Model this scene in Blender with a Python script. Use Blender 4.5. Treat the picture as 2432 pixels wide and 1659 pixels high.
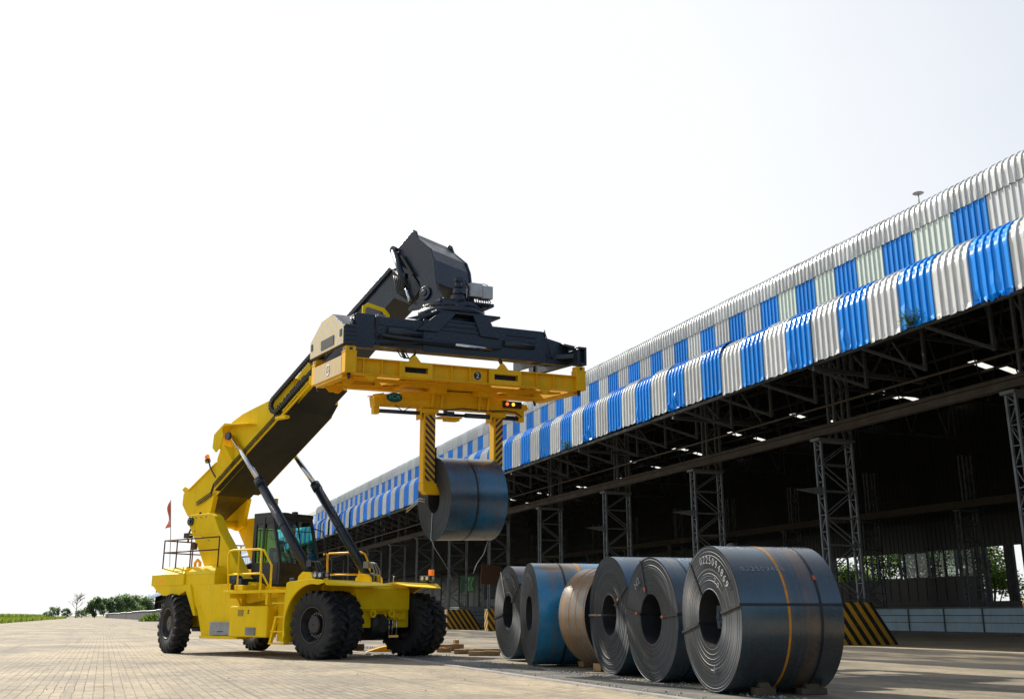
import bpy, bmesh, math, random
from math import radians as rad, sin, cos, pi, sqrt
from mathutils import Matrix, Vector, Euler
S = bpy.context.scene
C = S.collection
for o in list(bpy.data.objects): bpy.data.objects.remove(o)
# ------------------------------------------------------------ camera, sky, sun
cd = bpy.data.cameras.new('camera'); cam = bpy.data.objects.new('camera', cd); C.objects.link(cam)
cd.sensor_width = 36; cd.lens = 35.0; cd.clip_end = 5000; cd.clip_start = 0.1
cam.location = (0, 0, 1.05); cam.rotation_euler = (rad(90 + 14.95), 0, 0)
S.camera = cam
SUN = Vector((-0.68, 0.733, 0)).normalized(); EL = rad(37)
W = bpy.data.worlds.new('World'); S.world = W; W.use_nodes = True
nt = W.node_tree; nt.nodes.clear()
wo = nt.nodes.new('ShaderNodeOutputWorld'); bg = nt.nodes.new('ShaderNodeBackground')
sky = nt.nodes.new('ShaderNodeTexSky'); sky.sky_type = 'NISHITA'; sky.sun_disc = False
sky.sun_elevation = EL; sky.sun_rotation = math.atan2(SUN.x, SUN.y)
sky.air_density = 1.0; sky.dust_density = 1.2; sky.ozone_density = 1.5
# thin bright overcast drifting over the sky, thinner to the upper right
tc = nt.nodes.new('ShaderNodeTexCoord'); cl = nt.nodes.new('ShaderNodeTexNoise')
mp = nt.nodes.new('ShaderNodeMapping'); mp.inputs['Scale'].default_value = (1.2, 1.2, 3.0)
cl.inputs['Scale'].default_value = 1.6; cl.inputs['Detail'].default_value = 5
nt.links.new(tc.outputs['Generated'], mp.inputs[0]); nt.links.new(mp.outputs[0], cl.inputs[0])
dp = nt.nodes.new('ShaderNodeVectorMath'); dp.operation = 'DOT_PRODUCT'
dp.inputs[1].default_value = (-0.62, 0.78, 0.05)
nt.links.new(tc.outputs['Generated'], dp.inputs[0])
mr = nt.nodes.new('ShaderNodeMapRange'); mr.inputs[1].default_value = -0.35; mr.inputs[2].default_value = 0.75
mr.inputs[3].default_value = 0.0; mr.inputs[4].default_value = 1.0
nt.links.new(dp.outputs['Value'], mr.inputs[0])
mc = nt.nodes.new('ShaderNodeMath'); mc.operation = 'MULTIPLY_ADD'; mc.inputs[1].default_value = 0.22
nt.links.new(cl.outputs['Fac'], mc.inputs[0]); nt.links.new(mr.outputs[0], mc.inputs[2])
mcl = nt.nodes.new('ShaderNodeClamp'); mcl.inputs[1].default_value = 0.0; mcl.inputs[2].default_value = 0.96
nt.links.new(mc.outputs[0], mcl.inputs[0])
mx = nt.nodes.new('ShaderNodeMixRGB'); mx.inputs[2].default_value = (6.75, 6.85, 6.95, 1)
nt.links.new(mcl.outputs[0], mx.inputs[0]); nt.links.new(sky.outputs[0], mx.inputs[1])
bg.inputs['Strength'].default_value = 0.105
nt.links.new(mx.outputs[0], bg.inputs[0]); nt.links.new(bg.outputs[0], wo.inputs[0])
sd = bpy.data.lights.new('sun', 'SUN'); sd.energy = 4.7; sd.angle = rad(0.6); sd.color = (1.0, 0.93, 0.82)
so = bpy.data.objects.new('sun', sd); C.objects.link(so); so.location = (-20, 20, 40)
so.rotation_euler = Vector((-SUN.x * cos(EL), -SUN.y * cos(EL), -sin(EL))).to_track_quat('-Z', 'Y').to_euler()
S.view_settings.view_transform = 'Standard'; S.view_settings.look = 'None'
S.view_settings.exposure = 0.52; S.view_settings.gamma = 1.0
S.cycles.max_bounces = 8; S.cycles.diffuse_bounces = 3; S.cycles.transparent_max_bounces = 12
try: S.cycles.use_denoising = True
except Exception: pass
# ------------------------------------------------------------ helpers
class MB:
    def __init__(s, M=None): s.v = []; s.f = []; s.m = []; s.s = []; s.M = M
    def add(s, vs, fs, mi=0, sm=False, M=None):
        b = len(s.v); T = s.M
        if M is not None: T = (T @ M) if T is not None else M
        for p in vs:
            p = Vector(p); s.v.append(tuple(T @ p) if T is not None else tuple(p))
        for f in fs: s.f.append([b + i for i in f]); s.m.append(mi); s.s.append(sm)
        return s
    def bx(s, x0, x1, y0, y1, z0, z1, mi=0, M=None):
        return s.add([(x0,y0,z0),(x1,y0,z0),(x1,y1,z0),(x0,y1,z0),(x0,y0,z1),(x1,y0,z1),(x1,y1,z1),(x0,y1,z1)],
            [(3,2,1,0),(4,5,6,7),(0,1,5,4),(1,2,6,5),(2,3,7,6),(3,0,4,7)], mi, False, M)
    def prism(s, poly, a, b, mi=0, ax='y', mi2=None, sm=False):
        # poly in (x,z) for ax y ; (y,z) for ax x ; (x,y) for ax z ; a/b extents
        P = {'y': lambda p, t: (p[0], t, p[1]), 'x': lambda p, t: (t, p[0], p[1]), 'z': lambda p, t: (p[0], p[1], t)}[ax]
        n = len(poly); area = sum(poly[i][0]*poly[(i+1)%n][1] - poly[(i+1)%n][0]*poly[i][1] for i in range(n))
        if (area > 0) == (ax == 'y'): poly = poly[::-1]
        vs = [P(p, a) for p in poly] + [P(p, b) for p in poly]
        fl = b > a
        caps = [list(range(n))[::-1], list(range(n, 2*n))]; sides = [(i, (i+1)%n, n+(i+1)%n, n+i) for i in range(n)]
        if not fl: caps = [c[::-1] for c in caps]; sides = [q[::-1] for q in sides]
        s.add(vs, caps, mi); b0 = len(s.v) - 2*n
        for q in sides: s.f.append([b0+i for i in q]); s.m.append(mi if mi2 is None else mi2); s.s.append(sm)
        return s
    def bar(s, p, q, w, h, mi=0, up=(0,0,1)):
        p = Vector(p); q = Vector(q); d = (q-p).normalized(); u = Vector(up)
        if abs(d.dot(u)) > 0.98: u = Vector((1,0,0))
        a = d.cross(u).normalized(); u = a.cross(d)
        vs = [r + a*sx*w/2 + u*sy*h/2 for r in (p, q) for sx, sy in ((-1,-1),(1,-1),(1,1),(-1,1))]
        return s.add(vs, [(3,2,1,0),(4,5,6,7),(0,1,5,4),(1,2,6,5),(2,3,7,6),(3,0,4,7)], mi)
    def cyl(s, p, q, r, r2=None, n=20, mi=0, caps=True, capmi=None):
        p = Vector(p); q = Vector(q); d = (q-p).normalized(); r2 = r if r2 is None else r2
        u = Vector((0,0,1)) if abs(d.z) < .9 else Vector((1,0,0)); a = d.cross(u).normalized(); u = a.cross(d)
        cs = [(cos(2*pi*i/n), sin(2*pi*i/n)) for i in range(n)]
        vs = [p + (a*c + u*e)*r for c, e in cs] + [q + (a*c + u*e)*r2 for c, e in cs]
        s.add(vs, [(i, (i+1)%n, n+(i+1)%n, n+i) for i in range(n)][::1], mi, True)
        b = len(s.v) - 2*n
        if caps:
            cm = mi if capmi is None else capmi
            s.f.append([b+i for i in range(n)][::-1]); s.m.append(cm); s.s.append(False)
            s.f.append([b+n+i for i in range(n)]); s.m.append(cm); s.s.append(False)
        return s
    def tube(s, pts, r, n=8, mi=0):
        pts = [Vector(p) for p in pts]; rings = []; pu = None
        for i, p in enumerate(pts):
            d = (pts[min(i+1, len(pts)-1)] - pts[max(i-1, 0)]).normalized()
            u = pu if pu is not None else (Vector((0,0,1)) if abs(d.z) < .9 else Vector((1,0,0)))
            a = d.cross(u)
            if a.length < 1e-4: a = d.cross(Vector((.3,.8,.1)))
            a.normalize(); u = a.cross(d).normalized(); pu = u
            rings.append([p + (a*cos(2*pi*k/n) + u*sin(2*pi*k/n))*r for k in range(n)])
        vs = [v for rg in rings for v in rg]; fs = []
        for i in range(len(pts)-1):
            for k in range(n): fs.append((i*n+k, i*n+(k+1)%n, (i+1)*n+(k+1)%n, (i+1)*n+k))
        fs.append(list(range(n))[::-1]); fs.append([len(vs)-n+k for k in range(n)])
        return s.add(vs, fs, mi, True)
    def lathe(s, prof, n=48, ax='x', mi=0, sm=True, mis=None, closed=False, M=None):
        # prof: (axial, radius)
        P = {'x': lambda t, r, c, e: (t, -r*e, r*c), 'y': lambda t, r, c, e: (r*e, t, r*c), 'z': lambda t, r, c, e: (r*c, r*e, t)}[ax]
        m = len(prof); vs = [P(t, r, cos(2*pi*i/n), sin(2*pi*i/n)) for i in range(n) for t, r in prof]
        for j in range(m if closed else m-1):
            k = (j+1) % m
            s_ = sm if not isinstance(sm, (list, tuple)) else sm[j]
            fs = [(i*m+j, ((i+1)%n)*m+j, ((i+1)%n)*m+k, i*m+k) for i in range(n)]
            if j == 0: s.add(vs, fs, mi if mis is None else mis[j], s_, M); b = len(s.v) - len(vs)
            else:
                for f in fs: s.f.append([b+i for i in f]); s.m.append(mi if mis is None else mis[j]); s.s.append(s_)
        return s
    def build(s, name, mats, parent=None, bevel=0, loc=None, rot=None, fix=True):
        me = bpy.data.meshes.new(name); me.from_pydata(s.v, [], s.f); me.update()
        for mt in (mats if isinstance(mats, (list, tuple)) else [mats]): me.materials.append(mt)
        me.polygons.foreach_set('material_index', s.m); me.polygons.foreach_set('use_smooth', s.s)
        if fix:
            b = bmesh.new(); b.from_mesh(me); bmesh.ops.recalc_face_normals(b, faces=b.faces); b.to_mesh(me); b.free()
        o = bpy.data.objects.new(name, me); C.objects.link(o)
        if parent is not None: o.parent = parent
        if loc is not None: o.location = loc
        if rot is not None: o.rotation_euler = rot
        if bevel:
            mo = o.modifiers.new('bevel', 'BEVEL'); mo.width = bevel; mo.segments = 2; mo.limit_method = 'ANGLE'; mo.angle_limit = rad(40)
        return o
def tag(o, label=None, cat=None, group=None, kind=None):
    for k, v in (('label', label), ('category', cat), ('group', group), ('kind', kind)):
        if v: o[k] = v
    return o
def thing(name, label, cat, loc=(0,0,0), rotz=0, group=None):
    o = bpy.data.objects.new(name, None); C.objects.link(o); o.location = loc; o.rotation_euler = (0,0,rotz); o.empty_display_size = .2
    return tag(o, label, cat, group)
def copy_tree(o, parent=None):
    c = o.copy(); C.objects.link(c)
    if parent is not None: c.parent = parent
    for ch in list(o.children): copy_tree(ch, c)
    return c
def text_mb(txt, size, M, mb, mi=0, ext=0.0, shear=0.0, spacing=1.0):
    cu = bpy.data.curves.new('t', 'FONT'); cu.body = txt; cu.size = size; cu.align_x = 'CENTER'; cu.align_y = 'CENTER'
    cu.extrude = ext; cu.shear = shear; cu.space_character = spacing; cu.resolution_u = 3
    o = bpy.data.objects.new('t', cu); me = o.to_mesh()
    mb.add([v.co[:] for v in me.vertices], [list(p.vertices) for p in me.polygons], mi, False, M)
    o.to_mesh_clear(); bpy.data.objects.remove(o); bpy.data.curves.remove(cu)
def basis(o, x, y):
    x = Vector(x).normalized(); y = Vector(y); z = x.cross(y).normalized(); y = z.cross(x)
    M = Matrix((x, y, z)).transposed().to_4x4(); M.translation = Vector(o); return M
# ------------------------------------------------------------ materials
def nodes(name):
    m = bpy.data.materials.new(name); m.use_nodes = True; t = m.node_tree; t.nodes.clear()
    out = t.nodes.new('ShaderNodeOutputMaterial'); b = t.nodes.new('ShaderNodeBsdfPrincipled'); t.links.new(b.outputs[0], out.inputs[0])
    return m, t, b
def N_(t, kind, **k):
    n = t.nodes.new('ShaderNode' + kind)
    for a, v in k.items():
        if a.startswith('i_'):
            key = a[2:]; n.inputs[int(key) if key.isdigit() else key.replace('_', ' ')].default_value = v
        else: setattr(n, a, v)
    return n
def L_(t, a, b): t.links.new(a, b)
def noise(t, scale, detail=4, vec=None, rough=.55, sc3=None):
    n = N_(t, 'TexNoise'); n.inputs['Scale'].default_value = scale; n.inputs['Detail'].default_value = detail; n.inputs['Roughness'].default_value = rough
    if vec is None:
        tc = N_(t, 'TexCoord'); vec = tc.outputs['Object']
    if sc3:
        mp = N_(t, 'Mapping'); mp.inputs['Scale'].default_value = sc3; L_(t, vec, mp.inputs[0]); vec = mp.outputs[0]
    L_(t, vec, n.inputs[0]); return n.outputs['Fac']
def ramp(t, fac, stops):
    r = N_(t, 'ValToRGB'); e = r.color_ramp.elements
    while len(e) < len(stops): e.new(.5)
    for q, (p, c) in zip(e, stops): q.position = p; q.color = (*c, 1) if len(c) == 3 else c
    L_(t, fac, r.inputs[0]); return r.outputs[0]
def g(v): return (v, v, v)
def mixc(t, fac, a, b, mode='MIX'):
    m = N_(t, 'MixRGB', blend_type=mode)
    for i, v in ((0, fac), (1, a), (2, b)):
        if isinstance(v, (int, float)): m.inputs[i].default_value = v
        elif isinstance(v, tuple): m.inputs[i].default_value = (*v, 1) if len(v) == 3 else v
        else: L_(t, v, m.inputs[i])
    return m.outputs[0]
def math_(t, op, a, b=None, c=None):
    m = N_(t, 'Math', operation=op)
    for i, v in ((0, a), (1, b), (2, c)):
        if v is None: continue
        if isinstance(v, (int, float)): m.inputs[i].default_value = v
        else: L_(t, v, m.inputs[i])
    return m.outputs[0]
def bump(t, b, h, st=.2, dist=.01):
    n = N_(t, 'Bump'); n.inputs['Strength'].default_value = st; n.inputs['Distance'].default_value = dist
    L_(t, h, n.inputs['Height']); L_(t, n.outputs[0], b.inputs['Normal'])
def xyz(t):
    tc = N_(t, 'TexCoord'); sp = N_(t, 'SeparateXYZ'); L_(t, tc.outputs['Object'], sp.inputs[0]); return sp.outputs, tc.outputs['Object']
def paint(name, col, rough=.4, metal=0, dirt=(.1,.08,.05), amt=.35, scale=1.5, coat=0, bmp=.05, streak=True, spec=.5, mot=1.0):
    m, t, b = nodes(name)
    n1 = noise(t, scale, 6); n2 = noise(t, scale*9, 3)
    f = ramp(t, n1, [(.42, g(0)), (.78, g(1))])
    c = mixc(t, math_(t, 'MULTIPLY', f, amt), col, dirt)
    v = ramp(t, n2, [(.3, g(1-.14*mot)), (.7, g(1+.08*mot))]); c = mixc(t, 1.0, c, v, 'MULTIPLY')
    if streak:
        st = noise(t, 3.0, 3, sc3=(2.2, 2.2, .18)); sf = ramp(t, st, [(.5, g(0)), (.72, g(amt*.6))]); c = mixc(t, sf, c, dirt)
    L_(t, c, b.inputs['Base Color']); b.inputs['Metallic'].default_value = metal
    r = ramp(t, n1, [(.3, g(rough*.8)), (.75, g(min(1, rough*1.5)))]); L_(t, r, b.inputs['Roughness'])
    b.inputs['Specular IOR Level'].default_value = spec
    if coat: b.inputs['Coat Weight'].default_value = coat; b.inputs['Coat Roughness'].default_value = .15
    if bmp: bump(t, b, n2, bmp, .01)
    return m
def plain(name, col, rough=.5, metal=0, emit=None, es=0):
    m, t, b = nodes(name)
    n = noise(t, 14, 3); c = mixc(t, 1.0, col, ramp(t, n, [(.3, g(.8)), (.7, g(1.12))]), 'MULTIPLY'); L_(t, c, b.inputs['Base Color'])
    b.inputs['Roughness'].default_value = rough; b.inputs['Metallic'].default_value = metal
    if emit: b.inputs['Emission Color'].default_value = (*emit, 1); b.inputs['Emission Strength'].default_value = es
    return m
def hazard(name, vec, period, c1, c2, wear=.3, rough=.5):
    m, t, b = nodes(name); x, ob = xyz(t)
    s = math_(t, 'MULTIPLY_ADD', x[0], vec[0]/period, 0.0)
    s = math_(t, 'MULTIPLY_ADD', x[1], vec[1]/period, s); s = math_(t, 'MULTIPLY_ADD', x[2], vec[2]/period, s)
    fr = math_(t, 'FRACT', s); k = math_(t, 'GREATER_THAN', fr, .5)
    c = mixc(t, k, c1, c2); w = ramp(t, noise(t, 5, 6), [(.5, g(0)), (.75, g(wear))]); c = mixc(t, w, c, (.2, .15, .1))
    L_(t, c, b.inputs['Base Color']); b.inputs['Roughness'].default_value = rough; return m
YEL = (.96, .65, .001); AMB = (.88, .48, .002)
M_yel = paint('yellow_paint', YEL, .58, 0, (.42, .27, .03), .26, .7, 0, .01, True, .2, .22)
M_amb = paint('amber_paint', AMB, .55, 0, (.34, .15, .02), .24, 1.2, 0, .01, True, .3, .3)
M_blk = paint('black_paint', (.011, .021, .038), .30, 0, (.04, .04, .04), .2, 1.8, .04, True, .7)
M_shade_blk = paint('shaded_black', (.020, .024, .029), .65, 0, (.030, .032, .032), .4, .7, spec=.3)  # near-black tone paints the shade under the boom and inside openings
M_rub = paint('tyre_rubber', (.018, .020, .023), .8, 0, (.085, .075, .06), .6, 3.5, 0, .25, False, .3)
M_rim = paint('rim_black', (.014, .016, .018), .42, .2, (.09, .075, .05), .5, 6, 0, .05, False)
M_chr = plain('chrome', (.72, .74, .77), .12, 1.0)
M_gry = paint('grey_steel', (.28, .29, .29), .5, .2, (.12, .1, .08), .4, 3)
M_box = paint('pale_box', (.48, .51, .53), .45, 0, (.2, .18, .15), .3, 3)
M_rust = paint('rusty_rail', (.10, .045, .022), .75, .1, (.05, .03, .02), .5, 6)
M_hose = plain('hose_rubber', (.012, .012, .013), .5)
M_ora = plain('orange_lens', (.85, .16, .01), .25, 0, (1, .25, .02), .25)
M_red = plain('red_lamp', (.6, .03, .01), .3, 0, (1, .09, .02), 2.2)
M_amber = plain('amber_lamp', (.7, .25, .01), .3, 0, (1, .42, .03), 2.2)
M_flag = plain('flag_cloth', (.72, .13, .05), .8)
M_white = plain('white_paint', (.78, .78, .76), .6)
M_chalk = paint('chalk_white', (.31, .32, .33), .9, 0, (.06, .065, .07), .9, 14, 0, 0, False)
M_lens = plain('lamp_glass', (.5, .52, .55), .12)
M_seat = plain('dark_trim', (.015, .015, .017), .6)
M_skin = plain('skin', (.28, .15, .09), .6); M_vest = plain('green_vest', (.12, .95, .04), .7); M_cloth = plain('dark_cloth', (.03, .035, .06), .8)
M_wood = paint('timber', (.40, .25, .11), .85, 0, (.12, .075, .04), .7, 4, 0, .3, False)
M_wood_shade = paint('shaded_timber', (.13, .095, .06), .9, 0, (.05, .035, .02), .7, 4, 0, .3, False)  # shaded copy of the timber, for the wedges beneath the coil
M_conc = paint('concrete', (.34, .32, .29), .9, 0, (.12, .11, .10), .5, 2, 0, .3)
M_haz = hazard('hazard_arm', (1.0, 0, 1.0), .165, (.70, .36, .01), (.018, .018, .02), .25)
M_haz2 = hazard('hazard_arm_mirrored', (-1.0, 0, 1.0), .165, (.70, .36, .01), (.018, .018, .02), .25)
M_hped = hazard('hazard_pedestal', (.85, .85, .62), .36, (.62, .33, .02), (.018, .018, .02), .45)
M_hend = hazard('glint_worn_stripes', (0, 1.0, .8), .26, (.50, .49, .45), (.62, .44, .12), .3)  # pale grey paints the grazing sun glint on the worn end plate
M_hend2 = hazard('glint_frame_stripes', (0, 1.0, .45), .11, (.56, .47, .30), (.60, .40, .10), .3)  # paleness painted for sun glint on the amber frame's end
def glass_mat(name, col, dens=.75):
    m = bpy.data.materials.new(name); m.use_nodes = True; t = m.node_tree; t.nodes.clear()
    out = N_(t, 'OutputMaterial'); tr = N_(t, 'BsdfTransparent'); gl = N_(t, 'BsdfGlossy'); mx = N_(t, 'MixShader'); lw = N_(t, 'LayerWeight')
    tr.inputs[0].default_value = (*col, 1); gl.inputs['Roughness'].default_value = .02
    f = math_(t, 'MULTIPLY_ADD', math_(t, 'POWER', lw.outputs['Facing'], 3.0), .6, .03)
    L_(t, f, mx.inputs[0]); L_(t, tr.outputs[0], mx.inputs[1]); L_(t, gl.outputs[0], mx.inputs[2]); L_(t, mx.outputs[0], out.inputs[0]); return m
M_glass = glass_mat('green_tinted_glass', (.36, .84, .74))
M_dusty = glass_mat('dusty_glass', (.5, .54, .48))
def translucent_sheet(name, col):
    m = bpy.data.materials.new(name); m.use_nodes = True; t = m.node_tree; t.nodes.clear(); out = N_(t, 'OutputMaterial'); d = N_(t, 'BsdfDiffuse'); tl = N_(t, 'BsdfTranslucent'); mx = N_(t, 'MixShader'); mx.inputs[0].default_value = .75
    n = noise(t, 3, 4); c = mixc(t, ramp(t, n, [(.4, g(0)), (.7, g(.6))]), col, (.5, .42, .3)); L_(t, c, d.inputs[0]); L_(t, c, tl.inputs[0]); L_(t, d.outputs[0], mx.inputs[1]); L_(t, tl.outputs[0], mx.inputs[2]); L_(t, mx.outputs[0], out.inputs[0]); return m
M_sky = translucent_sheet('translucent_roof_sheet', (.92, .92, .88))
def leaf_mat(name, a, b_):
    m, t, b = nodes(name)
    oi = N_(t, 'NewGeometry'); n = noise(t, .9, 3); rn = oi.outputs['Random Per Island']
    f = math_(t, 'MULTIPLY_ADD', rn, .6, math_(t, 'MULTIPLY', n, .4)); c = ramp(t, f, [(.2, a), (.75, b_)])
    L_(t, c, b.inputs['Base Color']); b.inputs['Roughness'].default_value = .55
    tl = N_(t, 'BsdfTranslucent'); L_(t, mixc(t, 1.0, c, (1.3, 1.6, .5), 'MULTIPLY'), tl.inputs[0]); mx = N_(t, 'MixShader'); mx.inputs[0].default_value = .35
    out = [q for q in t.nodes if q.type == 'OUTPUT_MATERIAL'][0]
    L_(t, b.outputs[0], mx.inputs[1]); L_(t, tl.outputs[0], mx.inputs[2]); L_(t, mx.outputs[0], out.inputs[0]); return m
M_leaf = leaf_mat('leaf_green', (.012, .035, .006), (.07, .14, .012))
M_leafb = leaf_mat('leaf_bright', (.03, .07, .006), (.16, .22, .012))
M_leaf_haze = leaf_mat('leaf_hazed', (.07, .11, .085), (.18, .26, .13))  # distance haze painted in as a paler leaf colour
M_grass = leaf_mat('grass_blade', (.09, .12, .03), (.28, .30, .07))
M_bark = paint('bark', (.09, .07, .05), .9, 0, (.04, .03, .02), .5, 6, 0, .4, False)
# painted corrugated sheets
def sheet(name, col, dirt, amt=.25, spec=.55):
    m, t, b = nodes(name); x, ob = xyz(t); oi = N_(t, 'ObjectInfo')
    n1 = noise(t, 1.3, 5); sc = N_(t, 'Mapping'); sc.inputs['Scale'].default_value = (.6, 6, .5); L_(t, ob, sc.inputs[0]); n2 = noise(t, 2.0, 4, sc.outputs[0])
    f = math_(t, 'MULTIPLY', ramp(t, n2, [(.45, g(0)), (.75, g(1))]), amt); c = mixc(t, f, col, dirt)
    rv = math_(t, 'MULTIPLY_ADD', oi.outputs['Random'], .22, .89); c = mixc(t, 1.0, c, rv, 'MULTIPLY')
    L_(t, c, b.inputs['Base Color']); b.inputs['Roughness'].default_value = .27; b.inputs['Metallic'].default_value = .0
    b.inputs['Specular IOR Level'].default_value = spec
    bump(t, b, n1, .12, .03); return m
M_sw = sheet('sheet_white', (.59, .61, .61), (.30, .26, .21), .5); M_sb = sheet('sheet_blue', (.0, .245, .76), (.01, .12, .42), .35, .32)
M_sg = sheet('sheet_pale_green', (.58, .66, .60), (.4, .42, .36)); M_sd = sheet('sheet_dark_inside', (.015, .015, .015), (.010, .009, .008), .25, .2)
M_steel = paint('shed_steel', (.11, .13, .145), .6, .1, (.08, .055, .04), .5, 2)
M_steel_shade = paint('shed_steel_shaded', (.05, .055, .057), .65, .1, (.035, .028, .022), .5, 2)  # shaded copy of the shed steel, interior shade put into its colour
M_girder = paint('crane_girder', (.05, .040, .031), .7, .1, (.08, .05, .03), .5, 2)
M_lowp = paint('low_panel_blue_white', (.42, .60, .74), .5, 0, (.2, .2, .2), .3, 1)
# steel coil surfaces
def coil_mat(name, base, blue, rust, rust_amt, seed, bluefac=.6, patch=None):
    m, t, b = nodes(name); x, ob = xyz(t)
    off = N_(t, 'Mapping'); off.inputs['Location'].default_value = (seed*3.1, seed*1.7, seed*2.3); L_(t, ob, off.inputs[0]); vec = off.outputs[0]
    band = noise(t, 1.0, 6, vec, .7, (4.5, .03, .03)); blot = noise(t, 1.6, 6, vec, .6); fine = noise(t, 30, 3, vec, .6, (1, .3, .3))
    bl = ramp(t, noise(t, .9, 4, vec, .5, (.7, 1, 1)), [(.38, g(0)), (.62, g(bluefac))])
    c = mixc(t, bl, base, blue)
    rb = math_(t, 'MULTIPLY', ramp(t, band, [(.51, g(0)), (.60, g(1))]), ramp(t, blot, [(.36, g(.1)), (.6, g(1))]))
    c = mixc(t, math_(t, 'MULTIPLY', rb, rust_amt), c, rust)
    db = ramp(t, noise(t, 1.0, 5, vec, .7, (14, .05, .05)), [(.6, g(0)), (.68, g(.55))]); c = mixc(t, db, c, (.018, .018, .02))
    sp = ramp(t, noise(t, 7, 2, vec), [(.72, g(0)), (.76, g(.6))]); c = mixc(t, sp, c, (.015, .016, .02))
    if patch:
        x0, y0, w_, h_ = patch; a_ = math_(t, 'POWER', math_(t, 'MULTIPLY_ADD', x[0], 1/w_, -x0/w_), 2.0); b_ = math_(t, 'POWER', math_(t, 'MULTIPLY_ADD', x[1], 1/h_, -y0/h_), 2.0)
        dd = math_(t, 'ADD', math_(t, 'ADD', a_, b_), math_(t, 'MULTIPLY', blot, 1.2)); pf = math_(t, 'MULTIPLY', 1.0, 1.0)
        pf = math_(t, 'MULTIPLY', math_(t, 'LESS_THAN', dd, 1.5), math_(t, 'GREATER_THAN', x[2], 0.3)); c = mixc(t, math_(t, 'MULTIPLY', pf, .8), c, rust)
    c = mixc(t, 1.0, c, ramp(t, fine, [(.3, g(.85)), (.7, g(1.12))]), 'MULTIPLY')
    L_(t, c, b.inputs['Base Color']); b.inputs['Metallic'].default_value = .0; b.inputs['IOR'].default_value = 1.9
    L_(t, ramp(t, blot, [(.3, g(.22)), (.75, g(.34))]), b.inputs['Roughness']); bump(t, b, fine, .04, .01); return m
M_c_dark = coil_mat('coil_wrap_dark', (.028, .033, .037), (.012, .060, .095), (.15, .08, .035), .75, 1, .85)
M_c_blue = coil_mat('coil_wrap_blue', (.028, .040, .050), (.008, .13, .25), (.14, .08, .035), .4, 4, 1.0)
M_c_mid = coil_mat('coil_wrap_grey_blue', (.035, .044, .05), (.012, .10, .18), (.18, .09, .03), .7, 7, .9)
M_c_rust = coil_mat('coil_wrap_rusty', (.16, .115, .06), (.13, .14, .13), (.32, .14, .02), 1.0, 9, .6)
def face_mat():
    m, t, b = nodes('coil_wound_edge'); x, ob = xyz(t)
    r = math_(t, 'SQRT', math_(t, 'ADD', math_(t, 'MULTIPLY', x[1], x[1]), math_(t, 'MULTIPLY', x[2], x[2])))
    cx = N_(t, 'CombineXYZ'); L_(t, math_(t, 'MULTIPLY', r, 55), cx.inputs[0]); ring = noise(t, 1.0, 3, cx.outputs[0])
    n1 = noise(t, 2.2, 5)
    c = ramp(t, ring, [(.3, (.022, .026, .032)), (.7, (.058, .066, .075))])
    c = mixc(t, ramp(t, n1, [(.55, g(0)), (.8, g(.35))]), c, (.15, .11, .075))
    L_(t, c, b.inputs['Base Color']); b.inputs['Metallic'].default_value = .7; b.inputs['Roughness'].default_value = .5
    b.inputs['Anisotropic'].default_value = .7; tg = N_(t, 'Tangent', direction_type='RADIAL', axis='X'); L_(t, tg.outputs[0], b.inputs['Tangent'])
    bump(t, b, ring, .22, .005); return m
M_face = face_mat()
M_bore = paint('coil_bore', (.03, .034, .04), .5, .4, (.06, .04, .03), .4, 3)
M_strap = paint('steel_strap', (.035, .036, .038), .4, .6, (.1, .06, .03), .4, 6, 0, 0)
M_strapb = plain('bright_strap', (.5, .5, .5), .3, .9)
M_buck = plain('strap_seal', (.45, .10, .05), .5, .2)
M_orst = plain('orange_rust_stripe', (.62, .25, .015), .7)
M_label = plain('paper_label', (.22, .30, .36), .6)
# ------------------------------------------------------------ ground (frame turned to the shed axis)
A_SH = math.atan2(.3686, .9296)
Nv = Vector((.9296, .3686, 0)); Dv = Vector((-.3686, .9296, 0))
def sh(n, s, z=0): return Nv*n + Dv*s + Vector((0, 0, z))
def ground_mat(name, cols, rough=.9, sc=.35, bm=.5, over=None):
    m, t, b = nodes(name); n1 = noise(t, sc, 7); n2 = noise(t, 6, 6); n3 = noise(t, 60, 3)
    st = noise(t, 1.0, 4, sc3=(1.6, .06, 1))
    c = ramp(t, math_(t, 'ADD', math_(t, 'MULTIPLY', n1, .6), math_(t, 'MULTIPLY', st, .4)), [(.36, cols[0]), (.5, cols[1]), (.64, cols[2])])
    c = mixc(t, 1.0, c, ramp(t, n2, [(.3, g(.75)), (.7, g(1.15))]), 'MULTIPLY'); c = mixc(t, 1.0, c, ramp(t, n3, [(.35, g(.7)), (.65, g(1.2))]), 'MULTIPLY')
    if over: c = mixc(t, ramp(t, noise(t, 1.0, 7, rough=.65, sc3=(.55, .16, 1)), [(.50, g(0)), (.60, g(.85))]), c, over)
    L_(t, c, b.inputs['Base Color']); b.inputs['Roughness'].default_value = rough; bump(t, b, math_(t, 'ADD', n3, math_(t, 'MULTIPLY', n2, 2)), bm, .02); return m
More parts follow.
